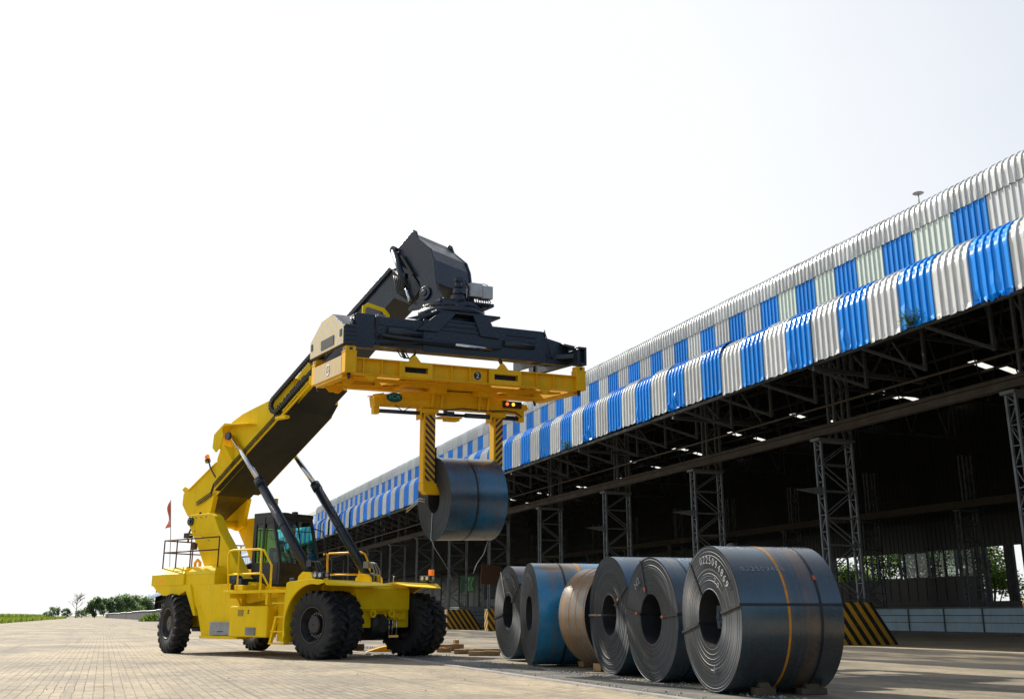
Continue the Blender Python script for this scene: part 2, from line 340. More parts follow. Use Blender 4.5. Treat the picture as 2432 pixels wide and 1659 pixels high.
def paver_mat():
    m, t, b = nodes('brick_paving'); x, ob = xyz(t)
    dn = noise(t, 1.2, 3); ds = math_(t, 'MULTIPLY_ADD', dn, .05, x[0])
    cx = N_(t, 'CombineXYZ'); L_(t, x[1], cx.inputs[0]); L_(t, ds, cx.inputs[1])
    br = N_(t, 'TexBrick'); L_(t, cx.outputs[0], br.inputs[0]); br.inputs['Scale'].default_value = 1.0
    br.inputs['Brick Width'].default_value = .27; br.inputs['Row Height'].default_value = .135; br.inputs['Mortar Size'].default_value = .009; br.inputs['Mortar Smooth'].default_value = .5
    br.inputs['Color1'].default_value = (.43, .36, .25, 1); br.inputs['Color2'].default_value = (.29, .245, .18, 1); br.inputs['Mortar'].default_value = (.11, .10, .085, 1)
    n1 = noise(t, .22, 7); n2 = noise(t, 5, 5); n3 = noise(t, 45, 3)
    sand = ramp(t, noise(t, .5, 8, rough=.7), [(.42, g(0)), (.62, g(.7))]); c = mixc(t, sand, br.outputs['Color'], (.42, .355, .245))
    c = mixc(t, 1.0, c, ramp(t, n1, [(.36, (.62, .63, .66)), (.60, (1.06, 1.03, .98))]), 'MULTIPLY')
    st = noise(t, 1.0, 5, sc3=(.9, .05, 1)); c = mixc(t, ramp(t, st, [(.52, g(0)), (.68, g(.5))]), c, (.14, .12, .095))
    st2 = noise(t, 1.0, 3, sc3=(2.6, .035, 1)); c = mixc(t, ramp(t, st2, [(.60, g(0)), (.66, g(.42))]), c, (.09, .08, .07))
    oil = ramp(t, noise(t, .55, 5), [(.56, g(0)), (.70, g(.6))]); c = mixc(t, oil, c, (.11, .095, .075))
    spk = ramp(t, noise(t, 9, 2), [(.76, g(0)), (.79, g(.8))]); c = mixc(t, spk, c, (.06, .055, .05))
    c = mixc(t, 1.0, c, ramp(t, n2, [(.3, g(.8)), (.7, g(1.12))]), 'MULTIPLY'); c = mixc(t, 1.0, c, ramp(t, n3, [(.35, g(.8)), (.65, g(1.15))]), 'MULTIPLY')
    L_(t, c, b.inputs['Base Color']); b.inputs['Roughness'].default_value = .88
    h = math_(t, 'MULTIPLY_ADD', br.outputs['Fac'], -1.0, math_(t, 'MULTIPLY', n3, .4)); h = math_(t, 'ADD', h, math_(t, 'MULTIPLY', n2, .8)); bump(t, b, h, .6, .012); return m
def strip(name, n0, n1, s0, s1, z, m, jag=0, seed=0, th=0.0):
    mb = MB(); rnd = random.Random(seed); k = max(2, int((min(s1, 140)-s0)/.7)) if jag else 2
    ss = [s0 + (min(s1, 140)-s0)*i/(k-1) for i in range(k)] + ([s1] if s1 > 140 else [])
    vs = []
    for s_ in ss: vs += [(n0 + rnd.uniform(-jag, jag), s_, z), (n1 + rnd.uniform(-jag, jag), s_, z)]
    mb.add(vs, [(2*i, 2*i+1, 2*i+3, 2*i+2) for i in range(len(ss)-1)])
    o = mb.build(name, m, rot=(0, 0, A_SH)); return tag(o, kind='structure')
M_dirt = ground_mat('dusty_yard', [(.12, .105, .085), (.26, .22, .155), (.38, .315, .215)], over=(.13, .12, .10))
M_far = ground_mat('far_field', [(.11, .13, .05), (.20, .20, .09), (.28, .26, .13)], .95, .02)
M_shadeband = ground_mat('shade_band_ground', [(.035, .035, .032), (.055, .052, .046), (.085, .078, .065)], .8, over=(.27, .225, .15))  # dark tone paints the shed's shade band; pale overlay mimics sunlit patches
M_kerbm = ground_mat('dusty_shaded_channel', [(.05, .05, .05), (.10, .10, .095), (.24, .215, .17)], .7, .8)  # channel tone lowered to carry the coils' shade on the ground
M_sand = ground_mat('pale_sand_floor', [(.30, .25, .18), (.42, .35, .24), (.48, .40, .28)])
tag(MB().add([(-2500, -300, 0), (2500, -300, 0), (2500, 4000, 0), (-2500, 4000, 0)], [(0, 1, 2, 3)]).build('ground', M_far), kind='structure')
strip('yard', -200, 62, -80, 620, .004, M_dirt)
strip('paved_yard', -13, 7.0, -60, 620, .008, paver_mat(), .0, 3)
strip('drainage_channel', 7.0, 8.35, -60, 400, .008, M_kerbm, .05, 4)
strip('shade_band', 16.9, 24.4, -60, 420, .008, M_shadeband, .18, 5)  # dark strip painted for the shed's shadow along the yard
strip('floor', 24.4, 54, -32, 560, .012, M_sand, .1, 6)
tag(MB().bx(6.93, 7.07, -60, 400, -.05, .035).build('kerb', M_conc, rot=(0, 0, A_SH)), kind='structure')
# loose rubble along the two edges of the channel
mb = MB(); rnd = random.Random(5)
for i in range(1500):
    n = rnd.choice([7.25, 8.35, 8.4]) + rnd.gauss(0, .16); s_ = rnd.uniform(9, 36); r = rnd.uniform(.008, .03)
    p = sh(n, s_, .01); a = rnd.uniform(0, 6.3)
    vs = [p + Vector((cos(a+k*2.09)*r*rnd.uniform(.6, 1.3), sin(a+k*2.09)*r*rnd.uniform(.6, 1.3), 0)) for k in range(3)] + [p + Vector((0, 0, r*rnd.uniform(.5, 1.1)))]
    mb.add(vs, [(0, 1, 3), (1, 2, 3), (2, 0, 3), (2, 1, 0)])
for i in range(260):
    n = rnd.uniform(-6, 16); s_ = rnd.uniform(8, 30); r = rnd.uniform(.006, .02); p = sh(n, s_, .01); a = rnd.uniform(0, 6.3)
    vs = [p + Vector((cos(a+k*2.09)*r, sin(a+k*2.09)*r, 0)) for k in range(3)] + [p + Vector((0, 0, r*.8))]
    mb.add(vs, [(0, 1, 3), (1, 2, 3), (2, 0, 3), (2, 1, 0)])
tag(mb.build('gravel', M_conc), 'loose grey gravel scattered along the drainage channel', 'gravel', kind='stuff')
# ------------------------------------------------------------ warehouse shed (local frame: x = away from the yard, y = along the shed)
shed = thing('warehouse_shed', 'long open-sided steel warehouse with curved blue and white striped eaves', 'warehouse', (0, 0, 0), A_SH)
SEND = 560.0
def eave_profile(n0, zb, zc, R, rise, run):
    pts = [(n0, zb), (n0, zc)]; k = 12
    for i in range(1, k+1):
        a = pi/2*i/k; dr = 0
        pts.append((n0 + R - (R+dr)*cos(a), zc + (R+dr)*sin(a)))
    pts.append((n0 + R + run, zc + R + rise)); return pts
RIB = [(0, 0), (.012, 1), (.05, 1), (.065, 0)]
def corrugated(prof, width, ribs, mi, seed=0, dent=0, mb=None, y0=0.0, crimp=None):
    mb = mb or MB(); ys = []; p = width/ribs
    for r in range(ribs):
        for dy, h in RIB: ys.append((r*p + dy, h))
    ys.append((width, 0)); rnd = random.Random(seed); m = len(prof); vs = []
    nrm = []
    for i in range(m):
        a = prof[max(i-1, 0)]; c = prof[min(i+1, m-1)]; d = Vector((c[0]-a[0], c[1]-a[1])).normalized(); nrm.append((-d.y, d.x))
    for y, h in ys:
        for i, (n, z) in enumerate(prof):
            o = h*.045 + (crimp[i] if crimp and h < .5 else 0); q = (n + nrm[i][0]*o, z + nrm[i][1]*o)
            if i == 0: q = (q[0] + rnd.uniform(-.03, .02)*(1+dent*3), q[1] + rnd.uniform(-.02, .03)*(1+dent*2))
            vs.append((q[0], y0 + y, q[1]))
    fs = [(j*m+i, j*m+i+1, (j+1)*m+i+1, (j+1)*m+i) for j in range(len(ys)-1) for i in range(m-1)]
    return mb.add(vs, fs, mi)
lowp = eave_profile(20.9, 9.05, 10.38, .76, .10, 1.0)
# insert a few rows in the lower skirt so that sheets can be dented
lowp = [(20.9, 9.05), (20.9, 9.2), (20.9, 9.45), (20.9, 9.8)] + lowp[1:]
lowc = [0]*5 + [(.014 if i % 2 else -.006) if 1 < i < 12 else 0 for i in range(1, 13)] + [0]
def dented(mbx, seed, amt):
    rnd = random.Random(seed); cs = [(rnd.uniform(.2, 1.2), rnd.uniform(9.0, 9.5), rnd.uniform(.15, .3), rnd.uniform(-.14, .08)*amt) for _ in range(3)]
    out = []
    for (x, y, z) in mbx.v:
        for cy_, cz, rr, a in cs:
            d = sqrt((y-cy_)**2 + (z-cz)**2)/rr
            if d < 1: x += a*(1-d)**1.3; z += abs(a)*.5*(1-d)
        out.append((x, y, z))
    mbx.v = out; return mbx
PW = 1.343
protos = {}
for col, m in (('b', M_sb), ('w', M_sw)):
    for v in range(4):
        mbx = corrugated(lowp, PW - .012, 5, 0, v + 3, v % 2, crimp=lowc)
        if v: dented(mbx, v*7 + ord(col), .55*v)
        me = mbx.build('eave_sheet', m, fix=False).data; protos[col, v] = me
for o in [o for o in C.objects if o.name.startswith('eave_sheet')]: bpy.data.objects.remove(o)
def inst(name, me, parent, loc, rotz=0, label=None):
    o = bpy.data.objects.new(name, me); C.objects.link(o); o.parent = parent; o.location = loc; o.rotation_euler = (0, 0, rotz)
    if label: o['label'] = label
    return o
rnd = random.Random(11)
edge0 = 21.8
LBL = {'b': 'blue painted eave sheet', 'w': 'off white eave sheet'}
for k in range(-5, 95):
    c = 'b' if k % 2 else 'w'; v = rnd.choice([0, 1, 0, 2] if c == 'b' else [0, 0, 1, 0])
    if k in (-1, 1, 3): v = 2
    if k in (9, 15): v = 3
    s0 = edge0 + k*PW
    o = inst('eave_sheet', protos[c, v], shed, (rnd.uniform(-.02, .02), s0, rnd.uniform(-.03, .03) + (.12 if s0 > 30 else .0)), 0, LBL[c])
    if 52 <= k <= 66: o.location.x += .10*math.sin(k*1.7); o.rotation_euler = (rnd.uniform(-.05, .05), 0, rnd.uniform(-.04, .04)); o.location.z -= .05
def far_strip(name, prof, s0, s1, pw, cols, start):
    mb = MB(); k = 0; s_ = s0
    while s_ < s1:
        mi = cols[(k+start) % len(cols)]; vs = []
        for y in (s_, s_+pw-.015): vs += [(n, y, z) for n, z in prof]
        m = len(prof); mb.add(vs, [(i, i+1, m+i+1, m+i) for i in range(m-1)], mi); s_ += pw; k += 1
    return mb
simple = [(20.9, 9.15), (20.9, 10.5), (21.0, 10.85), (21.25, 11.12), (21.66, 11.24), (23.0, 11.3)]
o = far_strip('x', simple, edge0 + 95*PW, SEND, PW, [0, 1], 1).build('eave_sheet', [M_sw, M_sb], shed, fix=False); tag(o, 'far row of blue and white eave sheets', kind='stuff')
o = far_strip('x', simple, -32, edge0 - 5*PW, PW, [0, 1], 0).build('eave_sheet', [M_sw, M_sb], shed, fix=False); tag(o, 'nearest row of blue and white eave sheets', kind='stuff')
# clerestory wall above the low roof
NU = 28.0
wallp = [(NU, 11.92), (NU, 13.4), (NU, 15.66)]
topp = [(NU-.05, 15.56), (NU-.05, 16.15)] + [(NU-.05+.6-.6*cos(pi/2*i/10), 16.15+.6*sin(pi/2*i/10)) for i in range(1, 11)] + [(NU+2.2, 16.95)]
widths = [(18.0, 'w', 2.0), (20.0, 'b', 1.65), (21.65, 'w', 2.85), (24.5, 'b', 1.65), (26.15, 'g', 2.0), (28.15, 'b', 1.65), (29.8, 'g', 1.6), (31.4, 'b', 1.35), (32.75, 'g', 1.35)]
s_ = 34.1; k = 0
while len(widths) < 95:
    widths.append((s_, 'b' if k % 2 == 0 else ('g' if k == 1 else 'w'), PW)); s_ += PW; k += 1
uend = s_; ucache = {}
MU = {'w': M_sw, 'b': M_sb, 'g': M_sg}; LU = {'w': 'white clerestory sheet', 'b': 'blue clerestory sheet', 'g': 'pale greenish translucent sheet'}
for s0, c, w in widths:
    key = (c, w); r = max(5, round(w/.28))
    if key not in ucache:
        o = corrugated(wallp, w-.01, r, 0, 2).build('clerestory_sheet', MU[c], fix=False); ucache[key] = o.data; bpy.data.objects.remove(o)
        o = corrugated(topp, w-.006, r, 0, 4, crimp=[0, 0]+[(.012 if i % 2 else -.005) if 1 < i < 10 else 0 for i in range(1, 11)]+[0]).build('curved_roof_sheet', M_sw, fix=False); ucache[key+('t',)] = o.data; bpy.data.objects.remove(o)
    inst('clerestory_sheet', ucache[key], shed, (rnd.uniform(-.01, .01), s0, 0), 0, LU[c])
    inst('curved_roof_sheet', ucache[key+('t',)], shed, (0, s0, rnd.uniform(-.015, .015)))
wl2 = [(NU, 11.92), (NU, 15.7)]; tp2 = [(NU-.05, 15.6), (NU-.05, 16.15), (NU+.15, 16.6), (NU+.55, 16.8), (NU+2.2, 16.95)]
tag(far_strip('x', wl2, uend, SEND, PW, [0, 1], 1 if k % 2 == 0 else 0).build('clerestory_sheet', [M_sw, M_sb], shed, fix=False), 'far row of blue and white clerestory sheets', kind='stuff')
tag(far_strip('x', tp2, uend, SEND, PW, [0], 0).build('curved_roof_sheet', [M_sw], shed, fix=False), 'far row of white curved roof sheets', kind='stuff')
mb = far_strip('x', wl2, -32, 18.0, 2.0, [0, 1], 1)
tag(mb.build('clerestory_sheet', [M_sw, M_sb], shed, fix=False), 'nearest row of clerestory sheets', kind='stuff')
tag(far_strip('x', tp2, -32, 18.0, 2.0, [0], 0).build('curved_roof_sheet', [M_sw], shed, fix=False), 'nearest row of curved roof sheets', kind='stuff')
# roofs: low lean-to roof, main roof with small skylight gaps
def roof_cells(cells, y0, y1, step, holes, mat, name, mi=0):
    mb = MB()
    for (n0, z0), (n1, z1) in cells:
        y = y0
        while y < y1 - .01:
            ye = min(y1, y+step)
            hl = holes(n0, n1, y, ye)
            mb.add([(n0, y, z0), (n1, y, z1), (n1, ye, z1), (n0, ye, z0)], [(0, 1, 2, 3)], 1 if hl else 0)
            y = ye
    return mb.build(name, mat, shed, fix=False)
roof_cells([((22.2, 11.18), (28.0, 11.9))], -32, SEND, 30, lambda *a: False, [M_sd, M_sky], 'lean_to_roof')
seg = []; ns_ = [30.0, 38.0, 46.0] + [48.6 + .55*i for i in range(10)] + [54.3]
def zr(n): return 16.9 + (n-30)*.19 if n <= 38 else 18.42 - (n-38)*.2
cells = [((a, zr(a)), (b, zr(b))) for a, b in zip(ns_[:-1], ns_[1:])]
hr = random.Random(4); holeset = {}
def hole(n0, n1, y, ye):
    if n0 < 48.5 or n1 > 54.2: return False
    kk = round((y - 45.3)/8.93)
    if not (0 <= kk <= 9): return False
    c_ = 45.3 + 8.93*kk - (n0-48.6)*.35
    if not (y <= c_ < ye): return False
    return hr.random() < .55
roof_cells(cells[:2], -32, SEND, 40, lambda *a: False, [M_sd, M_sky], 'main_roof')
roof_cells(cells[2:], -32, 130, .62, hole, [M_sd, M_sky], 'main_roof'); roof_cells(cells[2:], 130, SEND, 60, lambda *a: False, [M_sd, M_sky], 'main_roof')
# back wall with window openings
def wall_rect(mb, s0, s1, z0, z1, n=54.0): mb.bx(n, n+.12, s0, s1, z0, z1)
mb = MB(); ribm = MB()
for z0, z1, s0, s1 in [(5.45, 15.4, -32, SEND), (0, 5.45, 66, SEND), (0, 1.98, -32, 66), (1.98, 3.6, 52.0, 66), (1.98, 5.45, -32, 40)]:
    wall_rect(mb, s0, s1, z0, z1)
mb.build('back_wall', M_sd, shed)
mb = MB(); s_ = 40.0
while s_ < 130: mb.bx(53.975, 53.995, s_, s_+.07, 5.5, 15.3); s_ += .42
s_ = 52
while s_ < 66: mb.bx(53.97, 53.995, s_, s_+.03, 2.05, 3.55); s_ += .9
for z in (7.2, 9.1, 11.6): mb.bx(53.8, 53.99, 20, 200, z, z+.16)
mb.build('wall_ribs', M_sd, shed)
for a, b in ((64.6, 61.9), (61.3, 58.9), (58.5, 56.1), (55.7, 53.6), (53.3, 52.1)):
    f = MB(); 
    for q in (a, b): f.bx(53.96, 54.1, q-.06, q+.06, 3.6, 5.45)
    f.bx(53.96, 54.1, b+.06, a-.06, 3.6, 3.68); f.bx(53.97, 54.09, (a+b)/2-.03, (a+b)/2+.03, 3.68, 5.45)
    fo = f.build('window', M_steel, shed)
    if a < 60: MB().bx(54.03, 54.04, b+.06, a-.06, 3.68, 5.44).build('pane', M_dusty, fo)
mb = MB()
for q in (51.7, 51.1, 49.3, 48.9, 47.9, 47.3, 46.0, 44.0, 42.0): mb.bx(53.95, 54.15, q-.15, q+.15, 1.98, 5.45)
mb.build('mullion', M_steel_shade, shed)
MB().bx(20.9, 54, -32.2, -32, 0, 16).build('end_wall', M_sd, shed); MB().bx(24, 54, SEND-.2, SEND, 0, 16).build('end_wall', M_sd, shed)
# low blue-white panel wall in front of the back wall
mb = MB()
mb.bx(48, 48.12, 36, 64, .12, .62); mb.bx(48, 48.12, 36, 64, .66, 1.04); mb.bx(48, 48.12, 36, 64, 1.08, 1.46)
lw = mb.build('low_panel', M_lowp, shed)
mb = MB(); mb.bx(47.9, 48.2, 36, 64, 1.47, 1.55); mb.bx(47.96, 48.0, 36, 64, .62, .66); mb.bx(47.95, 48.15, 36, 64, .0, .1)
for q in range(37, 64, 3): mb.bx(47.93, 47.995, q, q+.07, .1, 1.47)
mb.build('panel_rail', M_steel, lw)
# lattice columns on striped concrete pedestals
def lattice_column(zt=12.0, detail=True):
    mb = MB(); w = .34; d = 1.45
    legs = [(0, 0), (0, w), (d, 0), (d, w)]
    for (a, b_) in legs: mb.bx(a-.04, a+.04, b_-.04, b_+.04, 1.5, 7.55)
    z = 1.6; i = 0; st = .62
    while z < 7.4:
        for a in (0, d):
            mb.bar((a, 0, z), (a, w, z), .04, .03)
            p, q = ((0, w) if i % 2 else (w, 0)); mb.bar((a, p, z), (a, q, min(z+st, 7.5)), .035, .03)
        z += st; i += 1
    z = 1.6; i = 0; st = 1.0
    while z < 7.2:
        for b_ in (0, w):
            mb.bar((0, b_, z), (d, b_, z), .035, .035); p, q = ((0, d) if i % 2 else (d, 0))
            mb.bar((p, b_, z), (q, b_, min(z+st, 7.5)), .035, .035)
        z += st; i += 1
    mb.bx(-.15, d+.1, -.1, w+.1, 7.5, 7.6)
    for (a, b_) in ((.75, 0), (.75, w), (d, 0), (d, w)): mb.bx(a-.05, a+.05, b_-.05, b_+.05, 7.6, 11.15)
    z = 7.8; i = 0
    while z < 10.1:
        for b_ in (0, w): mb.bar((.75 if i % 2 else d, b_, z), (d if i % 2 else .75, b_, z+1.0), .05, .05)
        z += 1.0; i += 1
    return mb
cm = lattice_column(); co_ = cm.build('lattice_column', M_steel, shed); col_me = co_.data; bpy.data.objects.remove(co_)
pp = MB(); pp.prism([(-.22, 0), (2.65, 0), (2.65, .06), (1.66, 1.42), (1.6, 1.52), (-.16, 1.52), (-.22, 1.45)], -.18, .52, ax='y')
po = pp.build('pedestal', M_hped, shed, bevel=.03); ped_me = po.data; bpy.data.objects.remove(po)
COLS = [21.6 + 9.03*k for k in range(-5, 58)]
for k, s_ in enumerate(COLS):
    c = inst('lattice_column', col_me, shed, (24.82, s_, 0)); p = inst('pedestal', ped_me, c, (0, 0, 0))
    mo = p.modifiers.new('bevel', 'BEVEL'); mo.width = .03; mo.segments = 2
    if s_ < 160: inst('lattice_column', col_me, shed, (50.2, s_+.34, 0), 0)
# crane girders, eave purlins, trusses, braces
mb = MB(); mb.bx(24.8, 25.1, -32, SEND, 7.96, 8.0); mb.bx(24.8, 25.1, -32, SEND, 7.70, 7.74); mb.bx(24.93, 24.97, -32, SEND, 7.74, 7.96); mb.bx(24.9, 25.0, -32, SEND, 8.0, 8.1)
mb.build('crane_girder', M_girder, shed)
mb = MB(); mb.bx(49.6, 50.0, -32, 200, 7.6, 8.05); mb.build('crane_girder', M_girder, shed)
mb = MB(); mb.tube([(24.4, -32, 8.62), (24.4, 60, 8.62), (24.4, 300, 8.62)], .045, 6); mb.build('service_pipe', M_girder, shed)
mb = MB(); mb.bx(20.98, 21.1, -32, SEND, 9.02, 9.14); mb.bx(20.98, 21.06, -32, SEND, 9.9, 9.98); mb.bx(22.6, 22.7, -32, SEND, 10.75, 10.9); mb.bx(24.6, 24.72, -32, SEND, 11.0, 11.15)
for n in (32, 35, 38, 41, 44, 47, 50): mb.bx(n-.05, n+.05, -32, 200, zr(n)-.22, zr(n)-.06)
mb.build('purlin', M_steel_shade, shed)
def truss():
    mb = MB()
    mb.bar((21.0, 0, 8.92), (25.6, 0, 8.86), .12, .14); mb.bar((21.0, 0, 9.1), (28, 0, 11.45), .1, .1)
    for a, za, b_, zb in ((21.05, 8.95, 22.6, 9.65), (22.6, 9.65, 23.4, 8.9), (23.4, 8.9, 24.4, 10.25), (24.4, 10.25, 25.5, 8.9)): mb.bar((a, 0, za), (b_, 0, zb), .07, .07)
    mb.bx(22.55, 22.65, -.05, .05, 8.9, 9.65); return mb
to = truss().build('cantilever_truss', M_steel_shade, shed); tr_me = to.data; bpy.data.objects.remove(to)
for s_ in COLS:
    if s_ < 240: inst('cantilever_truss', tr_me, shed, (0, s_ + 4.4, 0))
bo = MB().bar((21.02, 0, 9.0), (22.75, -.7, 8.35), .08, .08).bar((22.75, -.7, 8.3), (22.75, -.7, 10.7), .09, .09).build('eave_brace', M_steel_shade, shed); br_me = bo.data; bpy.data.objects.remove(bo)
for k in range(36): inst('eave_brace', br_me, shed, (0, 21.0 + 2.62*k, 0))
def rtruss():
    mb = MB(); mb.bar((28.3, 0, 12.2), (50.5, 0, 12.2), .12, .14)
    n = 28.8
    while n < 50:
        z1 = zr(max(30, n+1.5))-.3; mb.bar((n, 0, 12.25), (min(n+1.5, 50.4), 0, z1), .06, .06); mb.bar((min(n+1.5, 50.4), 0, z1), (min(n+3, 50.4), 0, 12.25), .06, .06); n += 3
    mb.bar((28.6, 0, 16.3), (30, 0, 16.6), .1, .12); mb.bar((30, 0, 16.6), (38, 0, 18.1), .1, .12); mb.bar((38, 0, 18.1), (53.9, 0, 14.9), .1, .12); return mb
ro = rtruss().build('roof_truss', M_steel_shade, shed); rt_me = ro.data; bpy.data.objects.remove(ro)
for s_ in COLS:
    if s_ < 150: inst('roof_truss', rt_me, shed, (0, s_+.17, 0))
# bird-cage lamp on the clerestory roof and a fan lamp on a column
mb = MB(); mb.cyl((28.3, 27.9, 16.6), (28.3, 27.9, 17.1), .025); mb.lathe([(0, .02), (.03, .19), (.05, .22), (.07, .15), (.09, .02)], 16, 'z', M=Matrix.Translation((28.3, 27.9, 17.08)))
mb.build('roof_lamp', M_gry, shed)
mb = MB(); mb.bar((26.4, 39.4, 3.95), (26.4, 39.1, 3.95), .06, .06); mb.lathe([(0, .04), (.05, .26), (.16, .29), (.27, .26), (.3, .05)], 18, 'y', M=Matrix.Translation((26.1, 38.75, 3.95))); mb.build('drum_fan', M_gry, shed)
mb = MB()
for s_ in (30.6, 39.6, 48.7): mb.prism([(23.6, 5.6), (24.8, 5.45), (24.8, 5.75)], s_+.1, s_+.2)
mb.build('bracket', M_steel, shed)
MB().prism([(23.9, 3.15), (25.4, 3.1), (25.45, 4.35), (24.0, 4.5)], 66.2, 66.25).build('rusty_sign_plate', M_rust, shed)

# ------------------------------------------------------------ reach stacker (local frame: x forward, y left, z up, origin under the front axle)
VROT = rad(-38); VO = Vector((-3.67, 27.09, 0))
MV = Matrix.Translation(VO) @ Matrix.Rotation(VROT, 4, 'Z')
ST = thing('reach_stacker', 'yellow reach stacker with raised black tipped boom carrying a steel coil', 'reach stacker', VO, VROT)
def part(mb, name, mats, bevel=0, parent=None, label=None):
    o = mb.build(name, mats, parent or ST, bevel)
    if label: o['label'] = label
    return o
# chassis: side hulls, centre frame
hull = [(-5.95, 1.86), (-5.75, 1.5), (-5.5, 1.2), (-5.22, .52), (-3.5, .52), (-3.5, 1.86), (-5.9, 1.9)]
foot = [(-5.62, 1.9), (-3.98, 1.9), (-3.47, 1.3), (-3.47, .54), (-4.74, .54)]
mb = MB()
for y0, y1, y2 in ((-1.55, -1.05, -1.60), (1.05, 1.55, 1.60)): mb.prism(hull, y0, y1); mb.prism(foot, y2, y0 if y0 < 0 else y1)
mb.bx(-7.3, .3, -1.05, 1.05, .75, 1.62); mb.bx(-1.25, .33, -.9, .9, 1.2, 1.86); mb.bx(-5.1, -3.4, -1.7, -1.3, .44, .52)
part(mb, 'chassis', M_yel, .015)
mb = MB(); mb.bx(-3.57, -1.98, -1.86, -1.52, .5, 1.30); part(mb, 'side_tank', M_yel, .035)
mb = MB(); mb.bx(-2.83, -2.43, -1.885, -1.862, .55, .75)
for i in range(4): mb.bx(-2.81, -2.45, -1.90, -1.885, .58+.045*i, .60+.045*i)
part(mb, 'step_plate', M_gry)
mb = MB(); mb.bx(-2.79, -2.75, -1.875, -1.862, 1.16, 1.2); mb.bx(-2.79, -2.75, -1.875, -1.862, 1.1, 1.14); part(mb, 'latch', M_blk)
M_chk = paint('checker_plate', (.34, .36, .38), .4, .5, (.18, .16, .13), .3, 4)
mb = MB(); mb.bx(-4.62, -3.6, -1.72, -1.56, .54, .88)
for i in range(16):
    for j in range(5): mb.bx(-4.59+i*.063, -4.55+i*.063, -1.727, -1.72, .57+j*.063, .60+j*.063)
tb = part(mb, 'tool_box', M_chk, 0, None, 'grey checker plate tool box'); part(MB().bx(-4.22, -4.02, -1.75, -1.728, .62, .645), 'handle', M_blk, 0, tb)
for x0, x1, z0, z1 in ((-5.45, -4.75, 1.30, 1.80),):
    mb = MB(); mb.bx(x0, x1, -1.575, -1.551, z0, z1); dr = part(mb, 'service_door', M_yel, .006); part(MB().bx(x1-.14, x1-.05, -1.59, -1.576, (z0+z1)/2-.02, (z0+z1)/2+.02), 'latch', M_blk, 0, dr)
part(MB().bx(-3.44, -3.40, -1.99, -1.9, 1.72, 1.86), 'reflector', M_rust); part(MB().bx(-7.4, -7.2, -1.632, -1.621, 2.0, 2.06), 'reflector', M_ora)
mb = MB(); mb.bx(-3.2, -2.98, -1.873, -1.861, 1.04, 1.2); part(mb, 'warning_sticker', hazard('sticker_stripes', (1, 0, 1), .06, (.7, .45, .01), (.02, .02, .02), .2))
# boom support arms
arm = [(-7.02, 3.78), (-7.0, 3.93), (-6.92, 4.0), (-5.92, 4.0), (-5.72, 3.9), (-5.39, 3.44), (-4.79, 2.82), (-4.45, 2.40), (-4.22, 2.14), (-3.95, 1.98), (-3.55, 1.9), (-3.55, 1.2), (-4.72, .56), (-5.55, 1.8), (-6.43, 3.02)]
for sy in (-1, 1):
    mb = MB(); mb.prism(arm, sy*1.06, sy*.72); a_ = part(mb, 'boom_support', M_yel, .02)
    mb = MB(); mb.cyl((-6.83, sy*1.05, 3.80), (-6.83, sy*1.12, 3.80), .13, n=24); mb.cyl((-6.83, sy*1.11, 3.80), (-6.83, sy*1.15, 3.80), .06, n=16); part(mb, 'pivot_pin', M_blk, 0, a_)
    mb = MB()
    for (x_, z_) in ((-6.6, 3.9), (-6.35, 3.9), (-6.1, 3.9), (-6.62, 3.5), (-6.2, 3.3), (-5.9, 3.2), (-5.2, 2.4), (-5.0, 2.1)): mb.cyl((x_, sy*1.06, z_), (x_, sy*1.078, z_), .022, n=8)
    part(mb, 'bolt', M_gry, 0, a_)['kind'] = 'stuff'
    mb = MB(); mb.bx(-6.86, -5.62, sy*1.062, sy*1.075, 3.38, 3.41); part(mb, 'seam', M_yel, 0, a_)
# counterweight cowl over the rear axle
def frus(mb, x0, x1, y0, y1, z0, z1, z2, ins, mi=0):
    mb.bx(x0, x1, y0, y1, z0, z1, mi)
    mb.add([(x0, y0, z1), (x1, y0, z1), (x1, y1, z1), (x0, y1, z1), (x0+ins, y0+ins, z2), (x1-ins, y0+ins, z2), (x1-ins, y1-ins, z2), (x0+ins, y1-ins, z2)],
        [(4,5,6,7), (0,1,5,4), (1,2,6,5), (2,3,7,6), (3,0,4,7)], mi)
mb = MB(); frus(mb, -7.78, -6.16, -1.62, 1.62, 1.9, 2.22, 2.44, .24); part(mb, 'rear_cowl', M_yel, .012)
for sy in (-1, 1): mb = MB(); frus(mb, -6.15, -4.78, min(sy*1.02, sy*1.56), max(sy*1.02, sy*1.56), 1.84, 2.2, 2.42, .14); part(mb, 'side_cowl', M_yel, .012)
mb = MB()
for sy in (-1, 1):
    pr = [(-7.74, 1.92), (-7.5, 1.74), (-7.2, 1.62), (-6.35, 1.62), (-6.05, 1.74), (-5.6, 1.05), (-5.5, 1.05), (-5.85, 1.92)]
    mb.prism(pr, sy*1.6, sy*.95)
part(mb, 'rear_wheel_arch', M_yel, .01)
mb = MB(); mb.tube([(-6.5, .2, 2.4), (-6.5, .2, 2.62), (-6.35, .2, 2.70), (-6.2, .2, 2.62), (-6.2, .2, 2.4)], .05); part(mb, 'lifting_eye', M_amb); mb = MB(); mb.tube([(-6.7, -.9, 2.4), (-6.7, -.9, 2.58), (-6.58, -.9, 2.66), (-6.46, -.9, 2.58), (-6.46, -.9, 2.4)], .045); part(mb, 'lifting_eye', M_amb)
